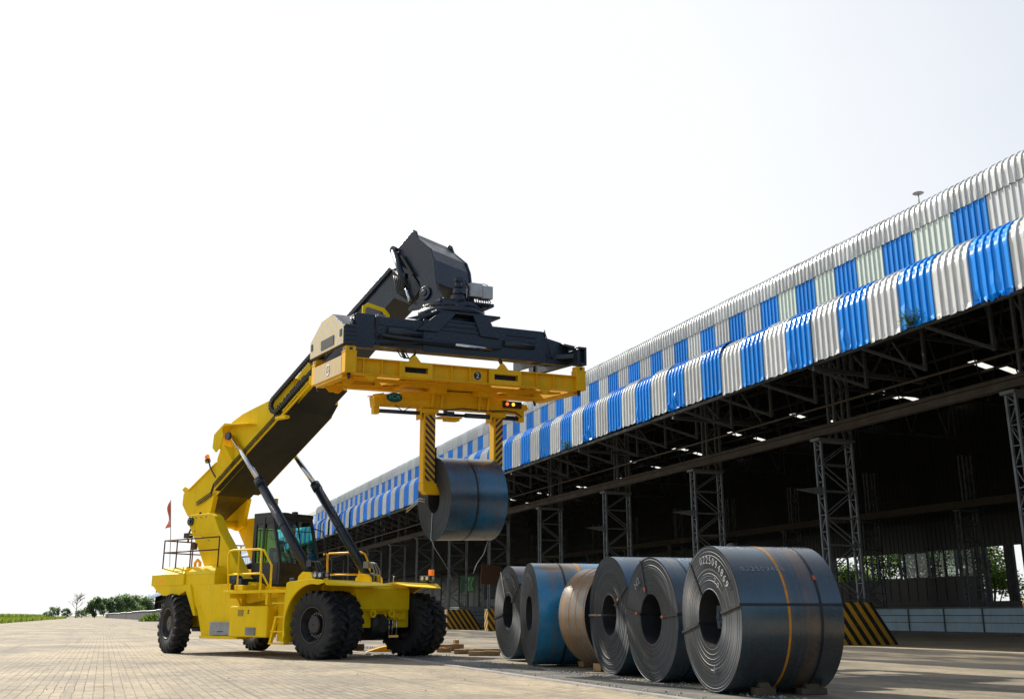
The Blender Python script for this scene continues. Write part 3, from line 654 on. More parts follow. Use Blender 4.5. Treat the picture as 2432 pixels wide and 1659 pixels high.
# platform, fenders, front beam
mb = MB(); mb.bx(-3.68, -1.0, -2.02, -1.5, 1.62, 1.70); mb.bx(-3.68, -1.0, 1.5, 2.02, 1.62, 1.70); mb.prism([(-3.66, 1.62), (-2.1, 1.62), (-2.1, 1.52), (-3.4, 1.36)], -1.42, -1.38); mb.bx(-3.5, -3.42, -2.0, -1.5, 1.5, 1.62); part(mb, 'platform', M_yel, .008)
for sy in (-1, 1):
    mb = MB(); n = 18
    out = [(-1.02, .42), (-1.02, 1.5), (-.97, 1.85), (-.9, 1.88), (-.06, 1.93), (.36, 1.91), (.44, 1.84)]
    ar = [(.98*cos(rad(78 + (195-78)*i/n)), .83 + .98*sin(rad(78 + (195-78)*i/n))) for i in range(n+1)]
    mb.prism(out + ar, sy*2.12, sy*2.06)
    tp = [(-1.02, .42), (-1.02, 1.5), (-.97, 1.85), (-.9, 1.88), (-.06, 1.93), (.36, 1.91)]
    for (x0, z0), (x1, z1) in zip(tp[:-1], tp[1:]): mb.prism([(x0, z0), (x1, z1), (x1+.03, z1-.03), (x0+.03, z0-.03)], sy*2.1, sy*.92)
    fl = [(.36, sy*2.10, 1.915), (.36, sy*.3, 1.90), (1.02, sy*.3, 1.80), (1.02, sy*1.30, 1.775), (.52, sy*2.09, 1.80)]
    vs = fl + [(x, y, z-.03) for x, y, z in fl]; mb.add(vs, [(0,1,2,3,4), (9,8,7,6,5)] + [(i, (i+1) % 5, 5+(i+1) % 5, 5+i) for i in range(5)])
    part(mb, 'front_fender', M_yel, .006)
mb = MB(); mb.bx(.30, .42, -.98, .95, 1.2, 1.72); mb.prism([(.3, 1.72), (.42, 1.72), (.36, 1.80), (.0, 1.86), (-.2, 1.8)], -.98, .95); mb.bx(-.1, .40, -.75, .9, 1.16, 1.2)
mb.bx(.2, .36, .12, .18, .97, 1.18); mb.bx(.2, .36, .42, .48, .97, 1.18); mb.bx(.2, .36, .84, .90, .97, 1.18); mb.bx(.2, .38, .12, .9, .94, .99); mb.bx(.2, .34, -.75, -.68, .97, 1.18)
part(mb, 'front_beam', M_yel, .025)
for y in (-.42, .26):
    mb = MB(); mb.lathe([(-.03, .05), (-.03, .105), (.03, .105), (.03, .05)], 18, 'x', closed=True, sm=False, M=Matrix.Translation((.44, y, 1.10))); mb.bx(.36, .44, y-.04, y+.04, 1.14, 1.2); part(mb, 'tow_eye', M_yel)
mb = MB(); mb.cyl((0, -1.9, .83), (0, 1.9, .83), .22, n=20); mb.cyl((.0, -.35, .83), (.0, .35, .83), .40, n=28); mb.cyl((.25, 0, .83), (.42, 0, .83), .3, .2, n=24); part(mb, 'front_axle', M_rim)
mb = MB(); mb.cyl((-6.6, -1.2, .83), (-6.6, 1.2, .83), .16, n=16); mb.bx(-6.9, -6.3, -.7, .7, .6, 1.1); part(mb, 'rear_axle', M_rim)
mb = MB()
for y in (.24, .36, .52): mb.cyl((.38, y, .58), (.38, y, 1.0), .022, n=10)
mb.bx(.3, .42, .2, .56, .5, .56); part(mb, 'brake_pipe', M_chr)
mb = MB(); mb.bx(-.12, .22, -.55, -.5, 1.36, 1.5); part(mb, 'bracket', M_blk)
# wheels
def wheel(width=.47, R=.835, front=True):
    t = MB(); h = width/2
    prof = [(-h*.78, .42), (-h*.95, .47), (-h, .58), (-h*.99, .70), (-h*.90, .765), (-h*.72, .765), (0, .77), (h*.72, .765), (h*.90, .765), (h*.99, .70), (h, .58), (h*.95, .47), (h*.78, .42)]
    t.lathe(prof, 56, 'y')
    nl = 22
    for k in range(nl):
        for sd_ in (-1, 1):
            a0 = 2*pi*(k + (.5 if sd_ > 0 else 0))/nl; sec = []
            for (yy, r0, r1, da, wd) in ((0.04, .76, R-.004, .0, .066), (.45, .76, R, .035, .078), (.80, .75, R-.002, .095, .086), (1.0, .70, R-.035, .135, .082), (1.04, .64, .735, .145, .06)):
                a = a0 + da; y = sd_*h*yy
                sec.append([(rr*sin(a+s_*wd*.5/.8), y, rr*cos(a+s_*wd*.5/.8)) for rr, s_ in ((r0, -1.15), (r1, -1), (r1, 1), (r0, 1.15))])
            vs = [p for q in sec for p in q]; fs = []
            for i in range(len(sec)-1):
                for j in range(4): fs.append((i*4+j, i*4+(j+1) % 4, (i+1)*4+(j+1) % 4, (i+1)*4+j))
            fs += [(3, 2, 1, 0), tuple(len(vs)-4+j for j in range(4))]; t.add(vs, fs)
    r = MB(); e = -h*.80
    r.lathe([(e-.02, .43), (e-.035, .445), (e-.035, .415), (e+.02, .395), (e+.10, .36), (e+.16, .33), (e+.16, .23), (e+.04, .215), (e+.02, .18), (e+.02, .02)], 40, 'y', sm=[False]*9)
    r.lathe([(-e+.02, .43), (-e+.03, .40), (-e-.12, .36), (-e-.14, .02)], 32, 'y', sm=[False]*3)
    for k in range(20): a = 2*pi*k/20; r.cyl((.275*cos(a), e+.16, .275*sin(a)), (.275*cos(a), e+.115, .275*sin(a)), .018, n=6, mi=1)
    return t, r
tmb, rmb = wheel(); tyre_me = tmb.build('tyre', M_rub).data; rim_me = rmb.build('rim', [M_rim, M_gry]).data
for nme in ('tyre', 'rim'): bpy.data.objects.remove(bpy.data.objects[nme])
for (x, y, st, flip) in ((0, -1.84, 0, 0), (0, -1.28, 0, 0), (0, 1.28, 0, 1), (0, 1.84, 0, 1), (-6.6, -1.50, -15, 0), (-6.6, 1.50, -12, 1)):
    hub = MB(); hub.cyl((0, -.1, 0), (0, .1, 0), .2, n=20)
    w = hub.build('wheel', M_rim, ST); w.location = (x, y, .83); w.rotation_euler = (0, random.Random(x*3+y).uniform(0, 6), rad(st) + (pi if flip else 0))
    w.rotation_mode = 'ZYX' if False else 'XYZ'
    # spin about the axle first, then steer
    w.rotation_mode = 'XYZ'
    for nm, me in (('tyre', tyre_me), ('rim', rim_me)):
        q = bpy.data.objects.new(nm, me); C.objects.link(q); q.parent = w
# ladder
mb = MB()
for x0, z0, x1, z1 in ((-1.72, .34, -1.52, 1.02), (-1.16, .34, -1.08, 1.5)): mb.prism([(x0-.02, z0), (x0+.06, z0), (x1+.06, z1), (x1-.02, z1)], -1.98, -1.9)
for z, a, b_ in ((.36, -1.72, -1.1), (.66, -1.66, -1.12), (1.02, -1.52, -1.1), (1.36, -1.66, -1.06)): mb.bx(a, b_, -2.0, -1.6, z-.02, z+.02)
mb.bx(-1.9, -1.06, -1.58, -1.54, .4, 1.62); mb.bx(-1.95, -1.86, -1.98, -1.86, 1.32, 1.64)
part(mb, 'ladder', M_yel, .006)
# boom
ob = [(-7.45, 3.92), (-6.25, 4.60), (-5.1, 5.36), (-3.57, 6.42), (-2.93, 6.86), (-2.0, 7.46), (-2.34, 8.14), (-3.9, 7.1), (-4.73, 6.98), (-5.3, 6.86), (-5.78, 6.68), (-6.08, 6.44), (-6.2, 6.1), (-6.26, 5.82), (-6.4, 5.62), (-7.75, 4.86), (-8.02, 4.76), (-8.04, 4.42), (-7.72, 4.06)]
mb = MB(); BW = .62
n = len(ob); area = 0
mb.add([(x, -BW, z) for x, z in ob] + [(x, BW, z) for x, z in ob], [list(range(n)), list(range(n, 2*n))[::-1]], 0)
b0 = len(mb.v) - 2*n
for i in range(n):
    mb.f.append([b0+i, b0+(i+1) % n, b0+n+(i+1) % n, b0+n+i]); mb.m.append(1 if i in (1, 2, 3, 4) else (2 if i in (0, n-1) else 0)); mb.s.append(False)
wide = [(-6.12, 4.70), (-5.1, 5.37), (-3.57, 6.36), (-2.9, 6.80), (-2.62, 7.15), (-2.75, 7.72), (-3.65, 7.20), (-4.5, 7.03), (-5.0, 6.92), (-5.5, 6.73), (-5.82, 6.48), (-5.95, 6.2), (-6.0, 5.9), (-6.1, 5.68)]
mw = MB(); nw = len(wide); mw.add([(x, -.83, z) for x, z in wide] + [(x, .83, z) for x, z in wide], [list(range(nw)), list(range(nw, 2*nw))[::-1]], 0)
b0 = len(mw.v) - 2*nw
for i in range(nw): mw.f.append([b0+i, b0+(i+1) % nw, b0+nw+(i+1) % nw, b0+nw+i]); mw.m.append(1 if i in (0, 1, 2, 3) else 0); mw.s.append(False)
for sy in (-1, 1):
    mw.bar((-6.1, sy*.845, 4.73), (-5.1, sy*.845, 5.395), .02, .03); mw.bar((-5.1, sy*.845, 5.395), (-2.9, sy*.845, 6.825), .02, .03)
    mw.prism([(-5.97, 6.36), (-5.5, 6.66), (-5.1, 6.60), (-4.3, 6.52), (-4.3, 6.50), (-5.1, 6.56), (-5.5, 6.58), (-5.88, 6.3)], sy*1.10, sy*.83)
    mw.prism([(-5.97, 6.36), (-5.62, 6.58), (-5.5, 6.3), (-5.62, 5.95), (-5.82, 5.8), (-6.0, 5.95)], sy*1.11, sy*1.07)
    mw.add([(-5.75, sy*1.09, 5.98), (-5.45, sy*1.09, 6.0), (-5.2, sy*.83, 5.35), (-5.35, sy*.83, 5.3), (-5.85, sy*.83, 5.9), (-5.3, sy*.83, 5.9)], [(0, 1, 2, 3), (0, 3, 4), (1, 5, 2), (0, 4, 5, 1)])
    mb.prism([(-7.98, 4.78), (-8.12, 4.9), (-7.98, 4.98), (-7.82, 4.92), (-7.7, 4.86)], sy*.56, sy*.62)
    mb.prism([(-7.75, 4.86), (-6.4, 5.62), (-6.4, 5.57), (-7.75, 4.81)], sy*.66, sy*.62)
part(mw, 'boom_girder', [M_yel, M_shade_blk], .01)
M_shade_olive = paint('shaded_yellow_olive', (.10, .07, .012), .6, 0, (.03, .03, .02), .7, 1.5)  # yellow darkened to olive for the shade under the rear of the boom
outer = part(mb, 'outer_boom', [M_yel, M_shade_blk, M_shade_olive], .012)
for sy in (-1,):
    mb = MB(); M = basis((-2.80, -.838, 7.14), (.83, 0, .557), (-.557, 0, .83)); text_mb('HYSTER', .50, M, mb, ext=.003); part(mb, 'lettering', M_blk, 0, outer, 'dark lettering along the boom')
# boom pivot
mb = MB(); mb.cyl((-6.83, -.72, 3.80), (-6.83, .72, 3.80), .12, n=20); mb.prism([(-7.4, 4.0), (-6.3, 4.6), (-6.5, 3.75), (-6.8, 3.62), (-7.05, 3.7)], -.7, -.55); mb.prism([(-7.4, 4.0), (-6.3, 4.6), (-6.5, 3.75), (-6.8, 3.62), (-7.05, 3.7)], .55, .7); part(mb, 'boom_pivot', M_yel)
ib = [(-2.6, 7.15), (-2.0, 7.55), (-.75, 8.44), (.9, 9.5), (1.5, 9.2), (1.9, 9.6), (1.3, 10.45), (.72, 10.38), (-.86, 9.36), (-2.9, 7.98)]
mb = MB(); mb.prism(ib, -.46, .46); mb.bar((-2.5, -.48, 8.22), (.74, -.48, 10.37), .10, .14); mb.bar((-2.5, .48, 8.22), (.74, .48, 10.37), .10, .14); part(mb, 'inner_boom', M_blk, .015)
# boom head
hd = [(1.86, 11.10), (2.0, 10.92), (2.46, 10.50), (2.60, 10.18), (2.70, 9.50), (2.2, 9.4), (2.12, 9.62), (1.86, 9.97), (1.55, 10.15), (1.2, 10.40), (1.17, 10.62), (1.26, 10.76), (1.55, 11.0)]
mb = MB(); mb.prism(hd, -.70, .70)
sidep = [(1.74, 11.12), (1.84, 11.20), (1.93, 11.14), (2.02, 10.92), (2.50, 10.50), (2.63, 10.18), (2.73, 9.48), (2.80, 9.25), (2.96, 8.98), (2.3, 8.86), (1.74, 8.90), (1.72, 8.98), (2.08, 9.16), (2.2, 9.36), (2.12, 9.62), (1.84, 9.99), (1.5, 10.18), (1.16, 10.42), (1.13, 10.64), (1.24, 10.78)]
for sy in (-1, 1): mb.prism(sidep, sy*.76, sy*.69)
for sy in (-1, 1): mb.cyl((2.36, sy*.76, 9.27), (2.36, sy*.82, 9.27), .19, n=26); mb.cyl((2.36, sy*.82, 9.27), (2.36, sy*.85, 9.27), .09, n=18)
part(mb, 'boom_head', M_blk, .02)
for sy in (-1, 1):
    mb = MB(); mb.cyl((1.22, sy*.86, 10.70), (1.70, sy*.86, 9.58), .085, n=18); mb.cyl((1.22, sy*.80, 10.72), (1.22, sy*.92, 10.72), .10, n=16); tcx = part(mb, 'tilt_cylinder', M_blk)
    part(MB().cyl((1.70, sy*.86, 9.58), (1.88, sy*.86, 9.10), .04, n=14), 'rod', M_chr, 0, tcx)
mb = MB(); mb.bx(1.45, 1.7, -.9, -.76, 9.8, 9.95); mb.bar((1.5, -.84, 10.5), (1.95, -.84, 9.85), .07, .07)
for i in range(5): mb.tube([(.85+.05*i, -.5, 10.3-.02*i), (1.05+.06*i, -.62, 9.95), (1.2+.05*i, -.66, 9.55), (1.55+.03*i, -.6, 9.3)], .022, 6)
part(mb, 'head_hose', M_hose)
# lift cylinders
for sy, base, mid, top in ((-1, (-1.38, -.93, 2.03), (-3.90, -.93, 4.82), (-5.28, -.93, 6.24)), (1, (-1.15, .93, 2.05), (-3.6, .93, 4.86), (-5.1, .93, 6.3))):
    b_, m_, t_ = Vector(base), Vector(mid), Vector(top); d = (m_-b_).normalized()
    mb = MB(); mb.cyl(b_, m_, .125, n=28); mb.cyl(m_-d*.22, m_+d*.03, .145, n=28); mb.cyl(b_+d*1.9, b_+d*1.98, .135, n=28); mb.cyl(b_-Vector((0,.14,0)), b_+Vector((0,.14,0)), .16, n=22); mb.tube([b_+d*.5+Vector((.12, 0, .12)), b_+d*1.6+Vector((.11, 0, .10)), b_+d*2.6+Vector((.11, 0, .10)), m_-d*.15+Vector((.1, 0, .09))], .022, 8)
    lc = part(mb, 'lift_cylinder', M_blk)
    part(MB().cyl(m_, t_, .075, n=24), 'rod', M_chr, 0, lc)
    mb = MB(); mb.cyl(t_-Vector((0,.12,0)), t_+Vector((0,.2*sy if sy < 0 else .12,0)), .12, n=20); part(mb, 'rod_eye', M_blk, 0, lc)
    mb = MB()
    for k in (-.2, .2): mb.prism([(base[0]-.32, 1.85), (base[0]+.32, 1.85), (base[0]+.3, 2.06), (base[0]+.18, 2.16), (base[0]-.12, 2.18), (base[0]-.28, 2.06)], base[1]+k-.04, base[1]+k+.04)
    part(mb, 'cylinder_bracket', M_yel, .01)
    mb = MB(); e = b_ + d*.35 + Vector((.16, 0, .12)); mb.bx(e.x-.07, e.x+.12, e.y-.1, e.y+.1, e.z-.1, e.z+.08)
    for k in range(3): mb.tube([e+Vector((.1, -.08+.08*k, .05)), e+Vector((.26, -.08+.08*k, .02)), e+Vector((.36+.03*k, -.08+.08*k, -.2)), e+Vector((.34+.05*k, -.06+.07*k, -.5))], .02, 7)
    part(mb, 'hose_block', [M_gry] if sy > 0 else [M_blk], 0, lc)
# energy chain: links along a U path beside the boom
def along(pts, step):
    out = []; pts = [Vector(p) for p in pts]
    for a, b_ in zip(pts[:-1], pts[1:]):
        l = (b_-a).length; k = max(1, int(l/step)); out += [(a.lerp(b_, i/k), (b_-a).normalized()) for i in range(k)]
    return out
mb = MB(); u = Vector((.83, 0, .557)); v = Vector((-.557, 0, .83)); p0 = Vector((-3.33, -.94, 6.98)); R_ = .22
path = [p0 + u*2.6 - v*R_ , p0 - v*R_] + [p0 + (-u*cos(a)*R_*1.0 + v*sin(a)*R_) for a in [rad(-70 + 20*i) for i in range(8)]] + [p0 + v*R_ + u*.0, p0 + v*R_ + u*2.2, p0 + v*R_ + u*3.2]
for c_, d in along(path, .085): mb.bar(c_ - d*.034, c_ + d*.034, .12, .10, 0, (0, 1, 0))
mb.tube([p + Vector((0, .04, 0)) for p in path], .03, 6); part(mb, 'energy_chain', M_rim)
mb = MB()
for i in range(3):
    w = Vector((0, -.87-.012*i, .03+.05*i)); mb.tube([Vector(p)+w for p in ((-7.2, .2, 4.30), (-6.5, .2, 4.55), (-6.1, .0, 4.78), (-5.1, 0, 5.44), (-3.57, 0, 6.43), (-2.2, 0, 7.36))], .016, 6)
mb.tube([(-6.9, -.7, 4.1), (-7.0, -.8, 3.9), (-7.2, -.85, 3.5), (-7.3, -.8, 3.2)], .03, 7); mb.bx(-7.55, -7.35, -.8, -.6, 3.35, 3.5)
part(mb, 'hydraulic_pipe', M_hose)
mb = MB(); mb.bar((-3.1, -.90, 6.60), (-1.7, -.90, 7.52), .05, .05); mb.bx(-3.25, -2.8, -1.0, -.84, 6.52, 6.60); mb.bx(-1.85, -1.65, -1.0, -.5, 7.35, 7.6); mb.bar((-3.0, -.94, 6.74), (-1.75, -.94, 7.58), .03, .03); part(mb, 'chain_tray', M_yel)
# beacon on the boom, flag at the tail, mirror, lamps
mb = MB(); mb.tube([(-6.22, -.66, 5.02), (-6.42, -.7, 5.25), (-6.6, -.7, 5.45), (-6.68, -.7, 5.6), (-6.72, -.7, 5.66)], .025, 7); mb.cyl((-6.74, -.7, 5.64), (-6.78, -.7, 5.72), .085, n=16); bc = part(mb, 'beacon', M_blk)
part(MB().lathe([(0, .075), (.10, .075), (.15, .06), (.165, .02)], 18, 'z', M=Matrix.Translation((-6.785, -.7, 5.72)) @ Matrix.Rotation(rad(-12), 4, 'Y')), 'lens', M_ora, 0, bc)
mb = MB(); mb.tube([(-7.69, -1.1, 2.4), (-7.8, -1.1, 3.5), (-7.95, -1.1, 4.53)], .012, 6); fp = part(mb, 'flag_pole', M_gry)
fl = MB(); nn_ = 10; vs = []
for i in range(nn_+1):
    t_ = i/nn_; z = 4.5 - .82*t_
    for j, wd in ((0, 0.0), (1, .08+.26*t_)): vs.append((-7.94 + .12*t_ - wd*.75, -1.1 - .05*sin(t_*7)*(j+.2), z - .03*j))
fl.add(vs, [(2*i, 2*i+1, 2*i+3, 2*i+2) for i in range(nn_)], 0, True); part(fl, 'flag', M_flag, 0, fp, 'drooping orange red flag')
mb = MB(); mb.bx(-1.02, -.84, -2.0, -1.94, 1.5, 1.98); part(mb, 'mirror', M_blk, .02)
def lampbox(x, y, z, amber):
    mb = MB(); mb.bx(x-.2, x+.2, y-.12, y+.12, z, z+.14); mb.bx(x-.05, x+.05, y-.04, y+.04, z-.07, z); lb = part(mb, 'headlight', M_blk, .015)
    for a, b_ in (((x+.10, y-.125, z+.07), (x+.10, y-.14, z+.07)), ((x-.08, y-.125, z+.07), (x-.08, y-.14, z+.07)), ((x+.205, y, z+.07), (x+.215, y, z+.07))): part(MB().cyl(a, b_, .053, n=18), 'lens', M_lens, 0, lb)
    if amber: part(MB().bx(x+.08, x+.2, y-.06, y+.06, z+.14, z+.30), 'marker_lamp', M_ora, .01, lb)
lampbox(.02, -1.85, 1.96, False); lampbox(.2, 1.88, 1.98, True)
mb = MB(); mb.tube([(-.55, 1.3, 1.9), (-.55, 1.3, 2.05), (-.5, 1.25, 2.10), (-.42, 1.22, 2.09)], .012, 6); part(mb, 'grab_handle', M_gry)
# handrails
mb = MB(); y = -1.92
mb.tube([(-3.62, y, 1.66), (-3.72, y, 2.65), (-3.65, y, 2.76), (-3.5, y, 2.78), (-2.4, y, 2.76), (-2.2, y, 2.73), (-1.85, y, 2.33), (-1.86, y, 1.5)], .028); mb.tube([(-3.68, y, 2.13), (-2.32, y, 2.13), (-2.2, y, 2.1), (-1.88, y, 1.74)], .026)
mb.tube([(-3.25, y, 1.66), (-3.25, y, 2.7), (-3.33, y, 2.78)], .022); mb.tube([(-2.3, y, 2.75), (-2.26, y, 1.5)], .028)
part(mb, 'handrail', M_yel)
mb = MB(); y = 1.9
mb.tube([(-4.15, y, 2.86), (-4.05, y, 2.88), (-3.98, y, 2.80), (-3.93, y, 1.68)], .028); mb.tube([(-3.93, y-.02, 1.7), (-3.96, y-.02, 2.80), (-3.9, y-.02, 2.88), (-2.5, y-.02, 2.87), (-2.33, y-.02, 2.81), (-2.14, y-.02, 2.5), (-2.0, y-.02, 1.7)], .028); mb.tube([(-3.93, y-.02, 2.25), (-2.5, y-.02, 2.22)], .026); mb.tube([(-2.53, y-.02, 2.86), (-2.53, y-.02, 1.7)], .026)
part(mb, 'handrail', M_amb)
mb = MB()
cor = [(-4.9, -1.4), (-6.24, -1.4), (-7.6, -1.4), (-7.6, 1.4), (-6.2, 1.4), (-4.9, 1.4)]
for z in (2.88, 3.24): mb.tube([(x, y, z) for x, y in cor], .022, 6)
for (x, y) in cor + [(-6.95, -1.4), (-7.6, -.4), (-7.6, .5), (-6.9, 1.4)]: mb.tube([(x, y, 2.40), (x, y, 3.24)], .022, 6)
part(mb, 'tail_railing', M_rust)
mb = MB(); mb.bx(-6.2, -6.02, -1.44, -1.34, 2.92, 3.10); part(mb, 'tail_lamp', M_rust)
# cab
ch = thing  # (kept short)
mb = MB(); y0, y1 = -.72, .66
side = {'rb': (-4.22, 1.88), 'rt': (-4.22, 3.84), 'ft': (-3.36, 3.82), 'fb': (-2.98, 2.52), 'ff': (-2.94, 1.88)}
mb.bx(-4.24, -3.30, y0-.02, y1+.02, 3.78, 3.90)
for y in (y0, y1):
    mb.bx(-4.22, -4.08, y-.03, y+.03, 1.88, 3.8); mb.bar((-3.40, y, 3.8), (-2.99, y, 2.5), .07, .09, 0, (0, 1, 0)); mb.bx(-4.2, -2.96, y-.03, y+.03, 1.88, 2.50); mb.bx(-4.1, -3.35, y-.03, y+.03, 3.58, 3.8)
mb.bx(-3.0, -2.94, y0, y1, 1.88, 2.48); mb.bx(-4.22, -4.16, y0, y1, 1.88, 2.5); mb.bx(-4.2, -2.95, y0, y1, 1.86, 1.92); mb.bar((-3.36, y0, 3.74), (-3.36, y1, 3.74), .1, .12); mb.bar((-3.19, .1, 3.2), (-3.32, .1, 3.74), .05, .03, 0, (0, 1, 0))
mb.bx(-4.2, -4.12, y0, y1, 3.5, 3.8); mb.bx(-3.9, -3.7, -.1, .1, 3.9, 3.96); mb.bx(-3.6, -3.45, .1, .22, 3.9, 3.98)
cab = part(mb, 'cab', M_rim, .012)
def pane(vs, nm='window'): return part(MB().add(vs, [(0, 1, 2, 3)]), nm, M_glass, 0, cab)
pane([(-4.06, y0-.005, 2.5), (-3.03, y0-.005, 2.5), (-3.40, y0-.005, 3.6), (-4.06, y0-.005, 3.6)]); pane([(-4.06, y1+.005, 2.5), (-3.03, y1+.005, 2.5), (-3.40, y1+.005, 3.6), (-4.06, y1+.005, 3.6)])
pane([(-2.99, y0+.04, 2.48), (-2.99, y1-.04, 2.48), (-3.35, y1-.04, 3.72), (-3.35, y0+.04, 3.72)], 'windscreen'); pane([(-4.18, y0+.04, 2.5), (-4.18, y1-.04, 2.5), (-4.18, y1-.04, 3.5), (-4.18, y0+.04, 3.5)])
mb = MB(); 
for x in (-3.92, -3.78, -3.62): mb.tube([(x, y0-.02, 2.52), (x, y0-.02, 3.45)], .012, 6)
mb.tube([(-4.06, y0-.02, 3.42), (-3.4, y0-.02, 3.38)], .018, 6); mb.tube([(-4.0, y0-.025, 2.85), (-3.55, y0-.025, 2.6)], .016, 6)
part(mb, 'window_guard', M_rim, 0, cab)
mb = MB(); mb.bar((-3.72, y0-.03, 1.92), (-3.72, y0-.03, 3.78), .05, .03, 0, (0, 1, 0)); mb.bx(-3.7, -3.05, y0-.045, y0-.03, 1.95, 2.45); part(mb, 'door', M_rim, .01, cab)
mb = MB(); mb.tube([(-3.2, .1, 3.2), (-3.06, .15, 2.75)], .012, 6); mb.tube([(-3.32, .62, 3.55), (-2.95, .78, 3.4), (-2.85, .8, 2.9), (-2.85, .78, 2.4)], .018, 7); mb.tube([(-3.28, -.1, 3.40), (-3.26, .6, 3.40)], .014, 6); part(mb, 'wiper', M_rim, 0, cab)
mb = MB(); mb.bx(-4.05, -3.62, -.3, .22, 2.16, 2.28); mb.bx(-4.08, -3.94, -.28, .2, 2.28, 2.95); mb.bx(-3.9, -3.78, -.15, .1, 1.9, 2.16); part(mb, 'seat', M_seat, .04, cab)
mb = MB(); mb.lathe([(0, .17), (.02, .18), (.04, .17), (.02, .16)], 24, 'z', closed=True, M=Matrix.Translation((-3.32, -.05, 2.66)) @ Matrix.Rotation(rad(30), 4, 'Y')); mb.cyl((-3.32, -.05, 2.66), (-3.14, -.05, 2.1), .03); mb.bx(-3.2, -3.02, -.3, .3, 1.95, 2.6); part(mb, 'steering_wheel', M_seat, 0, cab)
mb = MB(); mb.bx(-4.2, -3.9, -1.3, -.78, 1.74, 2.05); mb.lathe([(-.1, .02), (-.1, .2), (.1, .2), (.1, .02)], 18, 'y', M=Matrix.Translation((-4.3, -1.2, 2.0))); part(mb, 'filter_housing', M_blk, .02)
mb = MB(); mb.cyl((-5.3, .85, 1.9), (-5.3, .85, 4.55), .075, n=18); part(mb, 'exhaust_pipe', M_amb)
# driver seated in the cab
def skin_body(name, verts, edges, radii, mat, parent=None, root=0, sub=2, loc=(0,0,0), rotz=0):
    me = bpy.data.meshes.new(name); me.from_pydata(verts, edges, []); o = bpy.data.objects.new(name, me); C.objects.link(o)
    sk = o.modifiers.new('skin', 'SKIN'); sk.use_smooth_shade = True
    for i, r in enumerate(radii): me.skin_vertices[0].data[i].radius = (r, r) if not isinstance(r, tuple) else r
    me.skin_vertices[0].data[root].use_root = True
    sb = o.modifiers.new('sub', 'SUBSURF'); sb.levels = sub; sb.render_levels = sub
    dg = bpy.context.evaluated_depsgraph_get(); me2 = bpy.data.meshes.new_from_object(o.evaluated_get(dg)); bpy.data.objects.remove(o)
    q = bpy.data.objects.new(name, me2); C.objects.link(q); me2.materials.clear()
    for mt in (mat if isinstance(mat, (list, tuple)) else [mat]): me2.materials.append(mt)
    q.location = loc; q.rotation_euler = (0, 0, rotz)
    if parent is not None: q.parent = parent
    return q
hv = [(0, 0, .05), (.02, 0, .25), (.03, 0, .45), (.03, 0, .56), (.05, 0, .63), (.07, 0, .74), (.06, 0, .83), (.03, .17, .5), (.12, .24, .25), (.38, .12, .28), (.46, .1, .30), (.03, -.17, .5), (.12, -.24, .25), (.38, -.12, .28), (.46, -.1, .30), (.40, .1, .04), (.42, .1, -.35), (.52, .1, -.38), (.40, -.1, .04), (.42, -.1, -.35), (.52, -.1, -.38)]
he = [(0, 1), (1, 2), (2, 3), (3, 4), (4, 5), (5, 6), (2, 7), (7, 8), (8, 9), (9, 10), (2, 11), (11, 12), (12, 13), (13, 14), (0, 15), (15, 16), (16, 17), (0, 18), (18, 19), (19, 20)]
hr_ = [.15, (.13, .16), (.12, .17), .06, .055, .10, .09, .075, .05, .04, .04, .075, .05, .04, .04, .085, .055, .045, .085, .055, .045]
dvl = MV @ Vector((-3.86, -.04, 2.27))
drv = skin_body('person', hv, he, hr_, M_skin, None, 0, 1, dvl, VROT)
tag(drv, 'driver in a bright green vest seated inside the stacker cab', 'person')
vv = [(0, 0, .12), (.02, 0, .27), (.03, 0, .47)]; vest = skin_body('vest', vv, [(0, 1), (1, 2)], [(.16, .18), (.145, .18), (.135, .2)], M_vest, drv, 0, 1)
trs = skin_body('trousers', [(0, 0, .03), (.40, .1, .04), (.42, .1, -.33), (.40, -.1, .04), (.42, -.1, -.33)], [(0, 1), (1, 2), (0, 3), (3, 4)], [.165, .097, .075, .097, .075], M_cloth, drv, 0, 1)
hai = MB().lathe([(0, .108), (.05, .10), (.09, .07), (.11, .02)], 14, 'z'); hai.build('hair', M_seat, drv, loc=(.055, 0, .78))
# ------------------------------------------------------------ spreader (own frame, turned under the boom head)
k_ = 1.09
RS = (Matrix.Rotation(rad(28), 4, 'Z') @ Matrix.Rotation(rad(-2.1), 4, 'Y') @ Matrix.Rotation(rad(4.06), 4, 'X'))
CS = Vector((-1.5945, 25.1938, 7.3832)); MSP = Matrix.Translation(CS) @ RS; ML = MV.inverted() @ MSP
mb = MB(ML)
mb.bx(-2.95, 2.3, -.82, -.22, .14, .88); mb.bx(-2.95, 2.3, .18, .82, .48, .88); mb.bx(-2.95, 2.3, -.22, .18, .46, .8)
mb.bx(-2.92, -2.45, -.88, -.82, .06, .9); mb.bx(-1.15, .85, -.86, -.82, .10, .92); mb.bx(.8, 2.32, -.85, -.82, .10, .93)
mb.bx(-2.4, -1.4, -.84, -.82, .66, .74); mb.bx(1.2, 2.1, -.88, -.85, .72, .76)
mb.bx(-2.4, -1.2, -.86, -.82, .2, .24); mb.bx(2.3, 2.36, -.86, .86, .08, .95)
sp = mb.build('spreader', M_blk, ST, .015)
def spart(mbx, name, mats, bevel=0, label=None):
    o = mbx.build(name, mats, sp, bevel)
    if label: o['label'] = label
    return o
